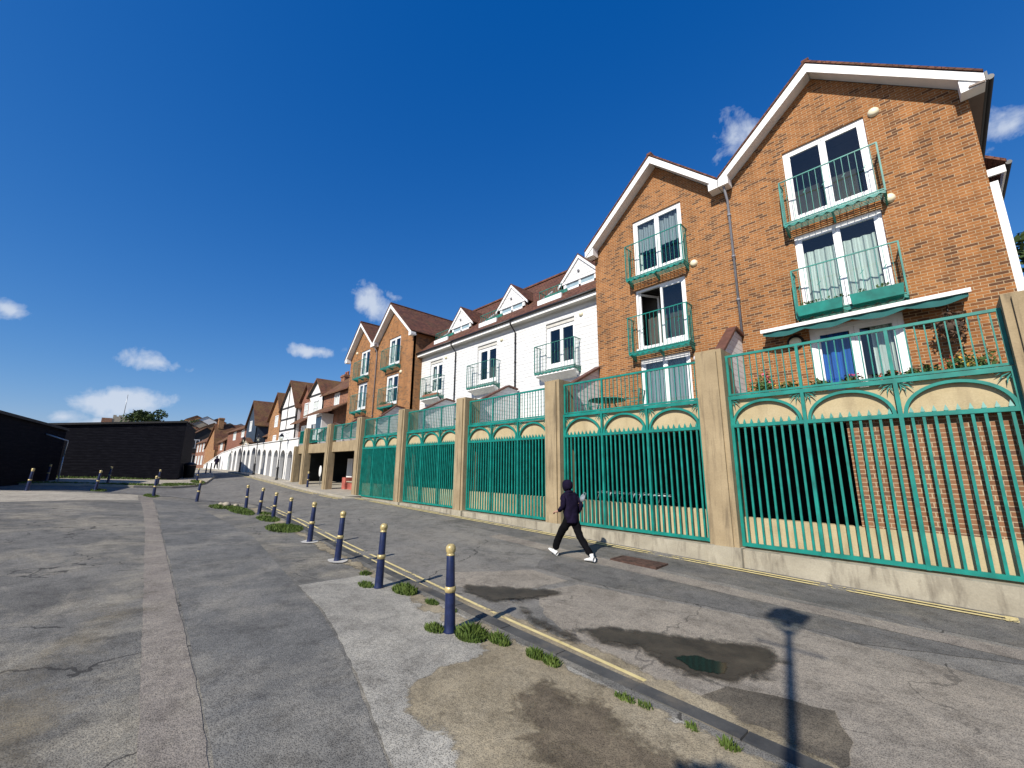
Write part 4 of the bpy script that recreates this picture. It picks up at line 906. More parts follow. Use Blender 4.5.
# grass
def grass(name, spots):
    mb = MB()
    for (u, v, ru, rv, n, h) in spots:
        for _ in range(n):
            a = random.uniform(0, 6.28); q = math.sqrt(random.random()); uu = u + math.cos(a) * ru * q; vv = v + math.sin(a) * rv * q
            z = G(uu, vv) + (PO if True else 0); hh = h * random.uniform(.4, 1.1) * (1.1 - .6 * q); t = random.uniform(0, 6.28); w = random.uniform(.004, .009) * (1 + u / 12)
            dx, dy = math.cos(t) * w, math.sin(t) * w; l = random.uniform(.1, .8) * hh; lx, ly = math.cos(t + 1.5) * l, math.sin(t + 1.5) * l
            p = (-uu, vv, z); mb.quad((p[0] - dx, p[1] - dy, z - .01), (p[0] + dx, p[1] + dy, z - .01), (p[0] + lx * .4 + dx * .6, p[1] + ly * .4 + dy * .6, z + hh * .65), (p[0] + lx, p[1] + ly, z + hh))
    o = mb.build(name, GRASS); o['kind'] = 'stuff'; tag(o, 'tufts of green grass along the kerb and round the bollards', 'grass')
grass('grass', [(4.5, 3.05, .16, .10, 420, .09), (4.05, 3.25, .22, .16, 1100, .15), (3.72, 3.38, .16, .08, 420, .12), (3.2, 3.42, .12, .07, 350, .11), (2.98, 3.42, .10, .06, 260, .11), (6.8, 3.24, .2, .1, 260, .09), (6.1, 3.55, .28, .15, 800, .14),
                (7.5, 3.55, .14, .1, 200, .08), (5.35, 3.55, .15, .07, 200, .08), (4.9, 3.58, .1, .05, 120, .08), (2.15, 3.4, .1, .05, 120, .07), (1.98, 3.42, .07, .04, 60, .07), (1.6, 3.42, .06, .04, 60, .06), (1.33, 3.4, .08, .05, 120, .08), (14.2, 4.0, 1.0, .45, 2200, .14), (16.9, 4.2, 1.0, .3, 1300, .12),
                (20.6, 4.0, 2.2, .35, 1800, .12), (22.3, 3.6, 1.0, .4, 600, .12), (18.6, 4.5, .6, .2, 300, .1), (27.0, 1.5, .9, .3, 500, .1), (29.3, -.4, .8, .3, 400, .1)])
grass('grass', [(34.9, -3, .5, 2.5, 900, .12), (34.6, 1.2, .6, 2.0, 1200, .14), (36, 3.4, 1.0, 1.0, 1000, .14), (38.5, 4.6, 2.0, .4, 800, .12), (41.5, -1, .5, 4, 900, .2)])
# rocks
for k, (u, v, s) in enumerate([(22.6, 3.9, .22), (23.0, 3.75, .16), (22.3, 4.2, .14)]):
    o = MB().blob((0, 0, 0), (s, s * .8, s * .55), 9, 6, .14).build('rock', STONE); o.location = (-u, v, G(u, v) + PO + s * .3)
    tag(o, ['largest of the pale rocks at the plaza corner by the last kerb bollard', 'mid sized pale rock lying left of the largest at the plaza corner', 'smallest pale rock lying towards the kerb at the plaza corner'][k], 'rock', 'pale rocks at the plaza corner')
# manhole cover
z = G(4.67, 8.15); MH = empty('manhole_cover', (-4.75, 8.2, z), 'rusty rectangular iron cover set in the road near the walking person', 'manhole cover'); rm = Vector((-4.75, 8.2, z))
fr = MB(); fr.box(-5.25, -4.2, 7.95, 7.99, z - .03, z + .034).box(-5.25, -4.2, 8.41, 8.45, z - .03, z + .034).box(-5.25, -5.21, 7.99, 8.41, z - .03, z + .034).box(-4.24, -4.2, 7.99, 8.41, z - .03, z + .034).build('frame', RUST, MH, rm)
pl_ = MB(); pl_.box(-5.205, -4.73, 7.995, 8.405, z - .03, z + .028).box(-4.72, -4.245, 7.995, 8.405, z - .03, z + .028)
for i in range(9):
    for j in range(4): pl_.box(-5.16 + i * .105, -5.10 + i * .105, 8.03 + j * .1, 8.07 + j * .1, z + .027, z + .032)
pl_.build('plate', RUST, MH, rm)

# ------------------------------------------------------------------ lamp posts
def street_lamp(x, y, z, H, label, baskets=False, s=1.0, grp=None):
    root = Vector((x, y, z)); o = empty('street_lamp', root, label, 'street lamp', grp)
    p = MB(); p.lathe((x, y, z), [(0, 0), (.16 * s, 0), (.16 * s, .08), (.12 * s, .12), (.11 * s, .8), (.13 * s, .84), (.13 * s, .9), (.075 * s, 1.0), (.055 * s, H * .5), (.042 * s, H - .75), (.07 * s, H - .73), (.07 * s, H - .68), (.03 * s, H - .62)], 14)
    for zz in (H * .42, H * .6): p.lathe((x, y, z), [(.05 * s, zz - .04), (.085 * s, zz), (.05 * s, zz + .04)], 12)
    p.tube([(x - .34 * s, y, z + H - 1.1), (x + .34 * s, y, z + H - 1.1)], .018 * s, 8); p.build('post', BLKP, o, root)
    l = MB(); zz = z + H - .62
    for t in range(4):
        a0 = math.pi / 4 + t * math.pi / 2; a1 = a0 + math.pi / 2
        P = lambda a, r, h: (x + math.cos(a) * r * s, y + math.sin(a) * r * s, zz + h)
        l.bar(P(a0, .12, 0), P(a0, .30, .42), .02 * s); l.bar(P(a0, .12, 0), P(a1, .12, 0), .02 * s); l.bar(P(a0, .30, .42), P(a1, .30, .42), .03 * s)
        l.quad(P(a0, .32, .43), P(a1, .32, .43), P(a1, .09, .62), P(a0, .09, .62))
    l.lathe((x, y, zz), [(.06 * s, .60), (.06 * s, .66), (.02 * s, .70), (0, .74)], 10); l.build('lantern', BLKP, o, root)
    g = MB()
    for t in range(4):
        a0 = math.pi / 4 + t * math.pi / 2; a1 = a0 + math.pi / 2; g.quad(P(a0, .115, .01), P(a1, .115, .01), P(a1, .29, .41), P(a0, .29, .41))
    g.build('lantern_glass', GLASS, o, root)
    MB().lathe((x, y, zz), [(0, .1), (.05 * s, .12), (.06 * s, .22), (.03 * s, .3), (0, .31)], 10).build('bulb', LAMPC, o, root)
    if baskets:
        for sg in (-1, 1):
            b = MB(); b.tube([(x, y, z + 4.2), (x + sg * .42, y, z + 4.2), (x + sg * .44, y, z + 4.1)], .018, 6); b.tube([(x + sg * .44, y, z + 4.2), (x + sg * .44, y, z + 3.95)], .008, 4)
            b.blob((x + sg * .44, y, z + 3.85), (.2, .2, .16), 12, 6); b.build('hanging_basket', BARK, o, root)
            MB().leaves((x + sg * .44, y, z + 3.90), (.25, .25, .2), 260, .06).build('basket_plant', LEAF2, o, root)
    return o
street_lamp(.37, -2.25, .1, 7.3, 'tall black lamp post with hanging baskets whose shadow falls across the road', True)
for (px, u, lab) in ((286, 35.6, 'black lamp post before the nearest end of the white arcade'), (266, 43, 'middle of the three black lamp posts before the white arcade'), (253.4, 49, 'farthest of the three black lamp posts before the white arcade')):
    street_lamp(-u, 9.1, G(u, 9.1) + .1, 3.5, lab, False, .7, 'lamp posts along the white arcade')

# ------------------------------------------------------------------ terrace furniture
def table(x, y, z, label, r=.55, col=GREENF, name='garden_table'):
    root = Vector((x, y, z)); o = empty(name, root, label, 'table'); m = MB(); m.lathe((x, y, z), [(0, .70), (r, .70), (r + .02, .715), (r, .735), (0, .735)], 24); m.build('tabletop', col, o, root)
    for a in range(4):
        t = math.pi / 4 + a * math.pi / 2; MB().tube([(x + math.cos(t) * r * .4, y + math.sin(t) * r * .4, z + .70), (x + math.cos(t) * r * .8, y + math.sin(t) * r * .8, z)], .018, 8).build('leg', col, o, root)
def chair(x, y, z, rot, label, col=GREENF):
    o = empty('garden_chair', (x, y, z), label, 'chair', 'green garden chairs round the terrace table'); o.rotation_euler = (0, 0, rot)
    MB().box(-.22, .22, -.22, .22, .42, .45).build('seat', col, o); b = MB(); b.tube([(-.22, .22, .44), (-.24, .3, .95), (.24, .3, .95), (.22, .22, .44)], .015, 6)
    for k in range(5): b.bar((-.16 + k * .08, .23, .45), (-.17 + k * .085, .3, .94), .02, .008)
    b.build('backrest', col, o)
    for sx in (-1, 1):
        for sy in (-1, 1): MB().tube([(sx * .2, sy * .2, .42), (sx * .23, sy * .23, 0)], .014, 6).build('leg', col, o)
        MB().tube([(sx * .24, .27, .68), (sx * .26, -.18, .66), (sx * .22, -.2, .43)], .014, 6).build('armrest', col, o)
TZ = 3.352
table(-7.0, 10.75, TZ, 'round green garden table behind the balustrade below the open window', .55)
chair(-7.75, 10.95, TZ, R(80), 'green garden chair on the left of the round table'); chair(-6.2, 10.9, TZ, R(-80), 'green garden chair on the right of the round table')
table(-14.4, 10.9, TZ, 'dark green garden table behind the balustrade of the middle white house', .5); table(-19.2, 10.9, TZ, 'low green table on the terrace of the white house farthest away', .6)
chair(-18.3, 10.8, TZ, R(-60), 'green garden chair on the terrace of the farthest white house')
def pot(x, y, z, r, h, pr, ph, label, fl=None, n=260, pm=TERRA, grp='plant pots on the awning house terrace', ls=.05):
    root = Vector((x, y, z)); o = empty('potted_plant', root, label, 'potted plant', grp)
    MB().lathe((x, y, z), [(0, 0), (r * .7, 0), (r, h * .9), (r * 1.1, h * .92), (r * 1.1, h), (r * .9, h), (0, h * .93)], 14).build('pot', pm, o, root)
    m = MB(); m.leaves((x, y, z + h + ph * .5), (pr, pr, ph * .6), n, ls, surf=.1)
    for k in range(5): m.bar((x, y, z + h * .9), (x + random.uniform(-pr, pr) * .6, y + random.uniform(-pr, pr) * .6, z + h + ph * .6), .008)
    m.build('foliage', LEAF2, o, root)
    if fl: MB().leaves((x, y, z + h + ph * .6), (pr, pr, ph * .55), int(n / 7), .035, surf=.7).build('flowers', fl, o, root)['kind'] = 'stuff'
PT = [(-2.75, 10.6, .15, .3, .34, .55, FLOR), (-2.2, 10.4, .14, .25, .3, .4, FLOY), (-1.55, 10.0, .12, .22, .22, .3, None), (-1.05, 10.0, .12, .22, .22, .32, FLOW), (-.5, 10.0, .12, .22, .2, .28, FLOR), (0.0, 10.3, .14, .25, .22, .36, None),
      (.45, 10.6, .16, .3, .28, .5, FLOY), (.75, 11.3, .16, .3, .3, .7, None), (.35, 11.5, .14, .3, .25, .6, FLOR), (-.2, 9.98, .1, .2, .16, .3, None), (-2.9, 11.4, .14, .3, .25, .9, FLOW)]
PLB = ['bushy plant with red flowers at the left end of the awning terrace', 'plant with yellow flowers left of the terrace doors', 'small leafy pot at the railing under the blue curtain', 'pot with pink flowers at the railing between the doors', 'pot with red flowers at the railing before the right door',
       'leafy pot at the right side of the terrace doors', 'plant with yellow flowers at the right end of the railing', 'tall leafy pot against the brick wall at the far right', 'pot with red flowers against the brick wall right of the doors', 'narrow leafy pot at the railing right of the door centre', 'tall pink flowered plant beside the white divider']
for p, l in zip(PT, PLB): pot(p[0], p[1] + .2, TZ, p[2], p[3], p[4] * .95, p[5] * .85, l, p[6], n=240, ls=.04)
# hanging basket on brick, right
HB = empty('hanging_basket', (.45, 11.6, 4.9), 'brown hanging basket of trailing plants on the brick right of the awning doors', 'hanging basket'); rh = Vector((.45, 11.6, 4.9))
m = MB(); m.tube([(.45, 11.84, 5.2), (.45, 11.55, 5.2), (.45, 11.52, 5.1)], .012, 6)
for a in range(3): m.bar((.45, 11.52, 5.1), (.45 + .16 * math.cos(a * 2.1), 11.52 + .16 * math.sin(a * 2.1), 4.85), .006)
m.build('bracket', BLKP, HB, rh); MB().lathe((.45, 11.52, 4.65), [(0, 0), (.1, .02), (.17, .12), (.18, .2), (0, .2)], 14).build('basket', BARK, HB, rh)
MB().leaves((.45, 11.5, 4.8), (.26, .2, .34), 420, .045, surf=.2).build('foliage', flat('dry_foliage', (.10, .055, .03), .9, var=.4), HB, rh)
# globe lamp by pillar, bulkhead light under awning, small grill table
GL = empty('globe_lamp', (-3.95, 10.05, 4.3), 'white globe lamp beside the tall pillar between the two near terraces', 'lamp')
MB().tube([(-3.80, 10.05, 4.45), (-3.86, 10.05, 4.46), (-3.90, 10.05, 4.55), (-3.90, 10.05, 4.62)], .015, 6).build('bracket', BLKP, GL, Vector((-3.95, 10.05, 4.3))); MB().blob((-3.90, 10.05, 4.70), .085, 14, 10).build('globe', UPVC, GL, Vector((-3.95, 10.05, 4.3)))
BLi = empty('bulkhead_light', (-2.15, 11.83, 5.15), 'round bulkhead light with black rim under the awning left end', 'lamp')
rb_ = Vector((-2.15, 11.83, 5.15)); MB().lathe((-2.17, 11.85, 5.13), [(0, -.06), (.17, -.06), (.18, -.03), (.18, 0)], 20, 'y').build('rim', BLKP, BLi, rb_); MB().lathe((-2.17, 11.79, 5.11), [(0, -.07), (.06, -.065), (.11, -.04), (.13, 0.0)], 20, 'y').build('glass', LAMPC, BLi, rb_)
# pale rack behind the second screen (over the dwarf wall)
RK = empty('cycle_rack', (-6.2, 10.7, .2), 'pale metal cycle rack visible over the low wall behind the second screen', 'rack'); rk = Vector((-6.2, 10.7, .2))
m = MB(); m.tube([(-7.4, 10.6, .5), (-7.4, 10.6, 1.30), (-5.0, 10.6, 1.30), (-5.0, 10.6, .5)], .02, 8)
for k in range(12): x = -7.25 + k * .19; m.tube([(x, 10.45, 1.12), (x + .04, 10.5, 1.32), (x + .12, 10.62, 1.36), (x + .15, 10.75, 1.14)], .011, 6)
m.build('hoops', METAL, RK, rk)

# ------------------------------------------------------------------ open bays contents
LW = empty('low_wall', (-24.2, 10.6, .45), 'low pinkish red painted wall with a ledge inside the first open bay', 'wall'); rl = Vector((-24.2, 10.6, .45)); zb = G(24, 9.6) + .1
MB().box(-25.9, -22.6, 10.5, 10.8, zb, zb + .48).build('wall_block', PINKB, LW, rl); MB().box(-26.0, -22.5, 10.42, 10.88, zb + .48, zb + .54).build('ledge', PLIN, LW, rl); MB().box(-26.1, -25.6, 10.35, 10.9, zb, zb + .75).build('end_block', PINKB, LW, rl)
WB = tag(MB().box(-28.6, -27.7, 11.6, 11.66, .9, 2.5).build('board', WHITE), 'white upright board leaning inside the second open bay', 'board')
m = MB(); m.lathe((-29.0, 10.2, 1.55), [(0, -.02), (.22, -.02), (.24, 0), (.22, .02), (0, .02)], 20, 'y'); SG = empty('oval_sign', (-29.6, 10.2, .65), 'white oval sign on a short post in the second open bay', 'sign'); rs = Vector((-29.6, 10.2, .65))
SGp = MB(); SGp.lathe((0, 0, 0), [(0, -.02), (.24, -.02), (.25, 0), (.24, .02), (0, .02)], 22, 'y'); so_ = SGp.build('sign_face', WREND, SG); so_.location = (0, 0, 1.0); so_.scale = (.9, 1, 1.5); MB().tube([(0, .04, 0), (0, .04, 1.2)], .02, 8).build('post', METAL, SG)

# ------------------------------------------------------------------ white arcade wall
AW_top = [(33.15, 3.98), (53.6, 3.96), (63.5, 3.45), (77, 1.9)]
AR = empty('arcade_wall', (-50, 9.64, 1), 'long white wall of arched doorways below the old houses, stepping down to the far end', 'wall'); rr = Vector((-50, 9.64, 1))
arches = []
u = 34.2
for k, wd in enumerate([1.5, 1.6, 1.5, 1.5, 1.5, 1.6, 1.9, 1.5, 1.5, 2.2, 1.6, 1.8]):
    arches.append((u, u + wd * .82, 2.05 if k not in (6, 9) else 2.2)); u += wd + .42
arches += [(57.2, 59.0, 1.75), (63.6, 64.6, 1.55)]
holes = []
for (a, b, h) in arches:
    zb = G((a + b) / 2, 9.64) + .05; c = -(a + b) / 2; w = (b - a) / 2; pts = [(c - w, zb), (c + w, zb)]
    for j in range(9): t = math.pi * j / 8; pts.append((c + w * math.cos(t), zb + h - w * .55 + w * .9 * math.sin(t)))
    holes.append(pts)
mb = MB(); ol = [(-77, .8), (-33.15, .3), (-33.15, 3.98), (-53.6, 3.96), (-63.5, 3.45), (-77, 1.9)]
wall(mb, ol, holes, lambda a, b, d: (a, 9.64 + d, b), .35); mb.box(-53.6, -33.2, 9.64, 13.5, 3.93, 3.96)
mb.build('wall', WREND, AR, rr)
m = MB()
for a, b in (((33.15, 4.0), (53.6, 3.98)), ((53.6, 3.98), (63.5, 3.47)), ((63.5, 3.47), (77, 1.92))):
    m.prism([(-a[0], 9.58, a[1]), (-b[0], 9.58, b[1]), (-b[0], 9.58, b[1] + .07), (-a[0], 9.58, a[1] + .07)], (0, .47, 0))
m.build('coping', WREND, AR, rr)
ARD = flat('dull_grey_door', (.075, .075, .08), .6)
for k, (a, b, h) in enumerate(arches):
    zb = G((a + b) / 2, 9.64) + .05; MB().box(-b + .02, -a - .02, 9.92, 9.97, zb, zb + h + .2).build('arch_door', (ARD, DARKC, ARD)[k % 3] if k != 12 else flat('pale_blue_paint', (.45, .60, .62), .6), AR, rr)

# ------------------------------------------------------------------ old houses above the arcade
def front_gable(name, label, u0, u1, ua, ze, za, v, back, mat, roofm, base, wins=(), timb=False, cat='house', grp='old houses above the arcade'):
    root = Vector((-(u0 + u1) / 2, v, base)); H = empty(name, root, label, cat, grp); xl, xr, xa = -u1, -u0, -ua
    mb = MB(); wall(mb, [(xl, base), (xr, base), (xr, ze), (xa, za), (xl, ze)], [rect(-w[1], -w[0], w[2], w[3]) for w in wins], lambda a, b, d: (a, v + d, b), .12)
    mb.quad((xl, v, base), (xl, v, ze), (xl, v + back, ze), (xl, v + back, base)).quad((xr, v, base), (xr, v + back, base), (xr, v + back, ze), (xr, v, ze)); mb.build('wall', mat, H, root)
    rf = MB(); s1 = (za - ze) / (xa - xl); s2 = (za - ze) / (xr - xa); o_ = .3
    rf.prism([(xl - o_, v - .25, ze - o_ * s1 + .02), (xa, v - .25, za + .02), (xa, v - .25, za + .16), (xl - o_, v - .25, ze - o_ * s1 + .14)], (0, back + .3, 0))
    rf.prism([(xa, v - .25, za + .02), (xr + o_, v - .25, ze - o_ * s2 + .02), (xr + o_, v - .25, ze - o_ * s2 + .14), (xa, v - .25, za + .16)], (0, back + .3, 0)); rf.build('roof', roofm, H, root)
    for w in wins:
        f = MB(); a, b, c, d = -w[1], -w[0], w[2], w[3]
        f.box(a, a + .09, v - .02, v + .08, c, d).box(b - .09, b, v - .02, v + .08, c, d).box(a + .09, b - .09, v - .02, v + .08, d - .09, d).box(a + .09, b - .09, v - .02, v + .08, c, c + .1).box((a + b) / 2 - .035, (a + b) / 2 + .035, v - .01, v + .07, c + .1, d - .09)
        f.box(a + .09, (a + b) / 2 - .035, v, v + .06, (c + d) / 2 - .025, (c + d) / 2 + .025).box((a + b) / 2 + .035, b - .09, v, v + .06, (c + d) / 2 - .025, (c + d) / 2 + .025)
        fo = f.build('window', UPVC, H, root); MB().box(a + .08, b - .08, v + .05, v + .07, c + .05, d - .05).build('pane', CURT if w[-1] == 'c' else DGLASS, fo, root)
    if timb:
        t = MB()
        for z in timb[0]: 
            wl_ = xl if z <= ze else xl + (z - ze) / s1; wr_ = xr if z <= ze else xr - (z - ze) / s2; t.box(wl_, wr_, v - .035, v, z - .09, z + .09)
        for x in timb[1]:
            zt = min(za, ze + (x - xl) * s1 if x < xa else ze + (xr - x) * s2) - .1; t.box(x - .08, x + .08, v - .036, v, timb[2], zt)
        for sg, e, s in ((-1, xl, s1), (1, xr, s2)): t.bar((e, v - .05, ze), (xa, v - .05, za), .05, .26, (0, 1, 0))
        t.build('timber_frame', TIMB, H, root)
    return H, root
def chimney(parent, root, x, y, z0, z1, w=.5, d=.45, pots=3, mat=None):
    mb = MB(); mb.box(x - w, x + w, y - d, y + d, z0, z1).box(x - w - .07, x + w + .07, y - d - .07, y + d + .07, z1 - .25, z1 - .12); co = mb.build('chimney', mat or BR2, parent, root)
    for k in range(pots): MB().lathe((x - w + .2 + k * (2 * w - .4) / max(1, pots - 1), y, z1), [(.12, 0), (.10, .3), (.13, .33), (.10, .36)], 8).build('chimney_pot', TERRA, co, root)
def eaves_house(name, label, u0, u1, v, ze, vr, zr, back, mat, roofm, base, wins=(), grp='old houses above the arcade'):
    root = Vector((-(u0 + u1) / 2, v, base)); H = empty(name, root, label, 'house', grp); xl, xr = -u1, -u0
    mb = MB(); wall(mb, [(xl, base), (xr, base), (xr, ze), (xl, ze)], [rect(-w[1], -w[0], w[2], w[3]) for w in wins], lambda a, b, d: (a, v + d, b), .12)
    for x in (xl, xr):
        q = [(x, v, base), (x, back, base), (x, back, ze), (x, vr, zr - .1), (x, v, ze)]; mb.quad(*(q if x == xr else q[::-1]))
    mb.build('wall', mat, H, root); s = (zr - ze) / (vr - v)
    MB().prism([(xl - .2, v - .35, ze - .35 * s), (xl - .2, vr, zr), (xl - .2, back + .3, ze - .3 * s), (xl - .2, back + .3, ze - .3 * s + .1), (xl - .2, vr, zr + .12), (xl - .2, v - .35, ze - .35 * s + .1)][::-1], (xr - xl + .4, 0, 0)).build('roof', roofm, H, root)
    for w in wins:
        f = MB(); a, b, c, d = -w[1], -w[0], w[2], w[3]
        f.box(a, a + .09, v - .02, v + .08, c, d).box(b - .09, b, v - .02, v + .08, c, d).box(a + .09, b - .09, v - .02, v + .08, d - .09, d).box(a + .09, b - .09, v - .02, v + .08, c, c + .1).box((a + b) / 2 - .035, (a + b) / 2 + .035, v - .01, v + .07, c + .1, d - .09)
        fo = f.build('window', UPVC, H, root); MB().box(a + .08, b - .08, v + .05, v + .07, c + .05, d - .05).build('pane', CURT if w[-1] == 'c' else DGLASS, fo, root)
    return H, root
# A: brick house with big tiled roof beside the far brick pair
H, ro = eaves_house('brick_house', 'old red brick house with big tiled roof and chimney beside the far brick pair', 31.6, 37.4, 12.6, 8.25, 15.2, 10.4, 19, BR2, ROOFO, 3.9, [(33.8, 34.9, 6.9, 8.0, 'c')])
chimney(H, ro, -34.4, 14.6, 9.4, 10.9, .55, .4, 3)
MB().prism([(-38, 11.2, 6.1), (-38, 12.6, 6.9), (-38, 12.6, 7.0), (-38, 11.2, 6.2)][::-1], (6.6, 0, 0)).build('porch_roof', ROOFO, H, ro)
m = MB(); m.box(-36.2, -34.8, 11.7, 12.6, 3.95, 6.25); m.build('bay_window', WHITE, H, ro); MB().box(-36.1, -34.9, 11.68, 11.705, 5.0, 6.0).build('pane', DGLASS, H, ro)
H, ro = front_gable('bay_house', 'white fronted old house with small dark gable and a wide white bay', 37.5, 41.0, 38.9, 8.4, 9.75, 12.5, 7, WREND, ROOFO, 3.9, [(38.2, 39.8, 6.5, 7.9, 'c'), (38.2, 39.9, 4.6, 5.8, 'd')], timb=([8.4], [], 6)); chimney(H, ro, -40.2, 15.5, 9, 10.9, .45, .4, 2)
H, ro = front_gable('cottage', 'narrow tile hung cottage with small pointed gable beside the timbered gable', 41.0, 44.0, 42.3, 8.2, 9.8, 12.7, 7, TILEH, ROOFO, 3.9, [(41.8, 42.9, 6.6, 8.0, 'c'), (41.6, 43.2, 4.5, 5.8, 'c')]); MB().prism([(-44.2, 11.9, 5.9), (-44.2, 12.7, 6.5), (-44.2, 12.7, 6.6), (-44.2, 11.9, 6.0)][::-1], (3.2, 0, 0)).build('porch_roof', ROOFO, H, ro)
front_gable('timbered_house', 'tall house with white panels and black timbers under a steep pointed gable', 44.0, 49.2, 46.4, 7.9, 10.65, 12.3, 8, WREND, ROOFO, 3.9, [(45.2, 46.8, 4.4, 5.4, 'c'), (47.2, 48.5, 4.4, 5.4, 'c')], timb=([7.95, 6.75, 5.6], [-44.1, -46.9, -49.1], 5.6))
H, ro = front_gable('brick_house', 'narrow ochre brick house with mossy pointed gable left of the timbered house', 49.3, 54.2, 51.3, 7.2, 9.98, 12.4, 8, BRO, ROOFO, 3.9, [(50.6, 51.9, 6.2, 7.5, 'c'), (50.6, 51.9, 4.4, 5.3, 'c')]); chimney(H, ro, -53.2, 16, 8.5, 10.4, .5, .4, 3)
H, ro = eaves_house('cottage', 'low red tiled cottage in the shade between the ochre and the dark boarded gables', 54.3, 60.4, 13.6, 5.8, 16, 7.6, 19, BR2, ROOFO, 3.9, [(55.5, 56.6, 4.4, 5.4, 'c')])
front_gable('boarded_house', 'dark blue black boarded house with one white window in its gable', 60.5, 65.8, 62.8, 7.3, 10.35, 12.4, 9, BLUEB, ROOFO, 4.9, [(62.9, 64.2, 6.4, 7.8, 'c')])
front_gable('brick_house', 'pale brick lower storey house with mossy roof just below the boarded house', 61.0, 65.6, 63.0, 4.8, 5.4, 12.0, 3, STONE, ROOFO, 3.4, [(62.3, 63.4, 3.9, 4.8, 'd')])
H, ro = eaves_house('brick_house', 'red brick house with two white upper windows beside the boarded house', 66.2, 80, 12.6, 7.2, 15.5, 8.9, 20, TILEH, ROOFO, 1.4, [(68, 69.8, 5.9, 7.0, 'c'), (73.5, 75.5, 5.7, 7.0, 'c')]); chimney(H, ro, -69, 15.4, 8.4, 10.1, .6, .5, 3)
H, ro = eaves_house('brick_house', 'small brick house with one white window right of the tall chimney gable', 80.4, 86, 12.4, 5.9, 15.4, 8.2, 20, BR2, ROOFO, 1.4, [(82, 84, 4.4, 5.6, 'c')])
H, ro = front_gable('brick_house', 'bright orange brick gable house with a tall chimney at its peak', 86.2, 97, 88.5, 5.0, 9.0, 12.0, 9, BRO, ROOFO, 1.3, []); chimney(H, ro, -88.3, 12.6, 8.3, 10.2, .45, .4, 0, BRO)
H, ro = eaves_house('terraced_house', 'long red brick terrace with a row of white upper windows and pink ground floor', 97.2, 113, 12.4, 6.6, 15.5, 8.8, 20, BR2, ROOFO, 1.3, [(98 + 4 * k, 99.8 + 4 * k, 4.6, 6.3, 'c') for k in range(4)] + [(98 + 4 * k, 100.2 + 4 * k, 2.0, 3.8, 'c') for k in range(4)])
def end_house(name, label, x, y0, y1, zb, ze, za, deep, mat, roofm, wins, grp=None, lower=None):
    '''gable end faces +x (towards the near end of the street); wins = (y0, y1, z0, z1)'''
    root = Vector((x, (y0 + y1) / 2, zb)); H = empty(name, root, label, 'house', grp); ym = (y0 + y1) / 2
    mb = MB(); mb.prism([(x, y0, zb), (x, y1, zb), (x, y1, ze), (x, ym, za), (x, y0, ze)], (-deep, 0, 0)); mb.build('wall', mat, H, root)
    s_ = (za - ze) / (ym - y0); r = MB()
    for sg, ye in ((-1, y0), (1, y1)):
        r.prism([(x + .25, ym, za + .03), (x + .25, ye + sg * .3, ze - .3 * s_ + .03), (x + .25, ye + sg * .3, ze - .3 * s_ + .17), (x + .25, ym, za + .2)], (-deep - .5, 0, 0))
    r.build('roof', roofm, H, root)
    if lower: MB().box(x + .002, x + .12, y0, y1, zb, lower[0]).build('lower_wall', lower[1], H, root)
    for a, b, c, d in wins:
        f = MB(); X = x + (.12 if lower and c < lower[0] else 0); f.box(X, X + .06, a, b, c, d); w_ = f.build('window', WHITE, H, root)
        f = MB(); m_ = (a + b) / 2; q = (b - a) * .09; f.box(X + .062, X + .07, a + q, m_ - q / 2, c + q, d - q).box(X + .062, X + .07, m_ + q / 2, b - q, c + q, d - q).build('pane', DGLASS, w_, root)
    return H, root
PINKR = flat('pink_render', (.62, .36, .29), .8, var=.1)
H, ro = end_house('dark_fronted_house', 'dark fronted house with white windows and pink ground floor closing the street', -117, 11.2, 17.2, 1.3, 8.2, 10.4, 12, TIMB, ROOFO, [(11.8, 13.2, 5.6, 7.6), (13.7, 14.9, 5.6, 7.6), (15.4, 16.7, 5.6, 7.6), (11.7, 12.9, 1.9, 4.2), (13.5, 14.7, 1.9, 4.2), (15.4, 16.6, 1.9, 4.2)], None, (4.5, PINKR))
f = MB(); f.box(-116.9, -115.8, 11.2, 17.2, 4.7, 4.85).box(-115.86, -115.8, 11.2, 17.2, 5.55, 5.62)
for k in range(16): f.box(-115.85, -115.81, 11.25 + k * .39, 11.30 + k * .39, 4.85, 5.56)
f.build('balcony', TIMB, H, ro)
# hillside with houses beyond
def hill(name, uc, vc, ru, rv, zt, mat, n=26):
    mb = MB()
    for i in range(n + 1):
        for j in range(n + 1):
            a, b = -1 + 2 * i / n, -1 + 2 * j / n; r = min(1, math.hypot(a, b)); z = zt * (math.cos(math.pi * r) * .5 + .5) * (1 + .12 * math.sin(a * 9) * math.cos(b * 7)); mb.v.append((-(uc + a * ru), vc + b * rv, z - .3))
    for i in range(n):
        for j in range(n): k = i * (n + 1) + j; mb.f.append((k, k + n + 1, k + n + 2, k + 1)[::-1]); mb.sm.append(True)
    return struct(mb.build(name, mat))
hill('hill', 285, 34, 110, 52, 26, HILLM)
def at(px, py, u):
    d = pixdir(px, py); t = -u / d.x; return Vector((0, 0, CAMZ)) + d * t
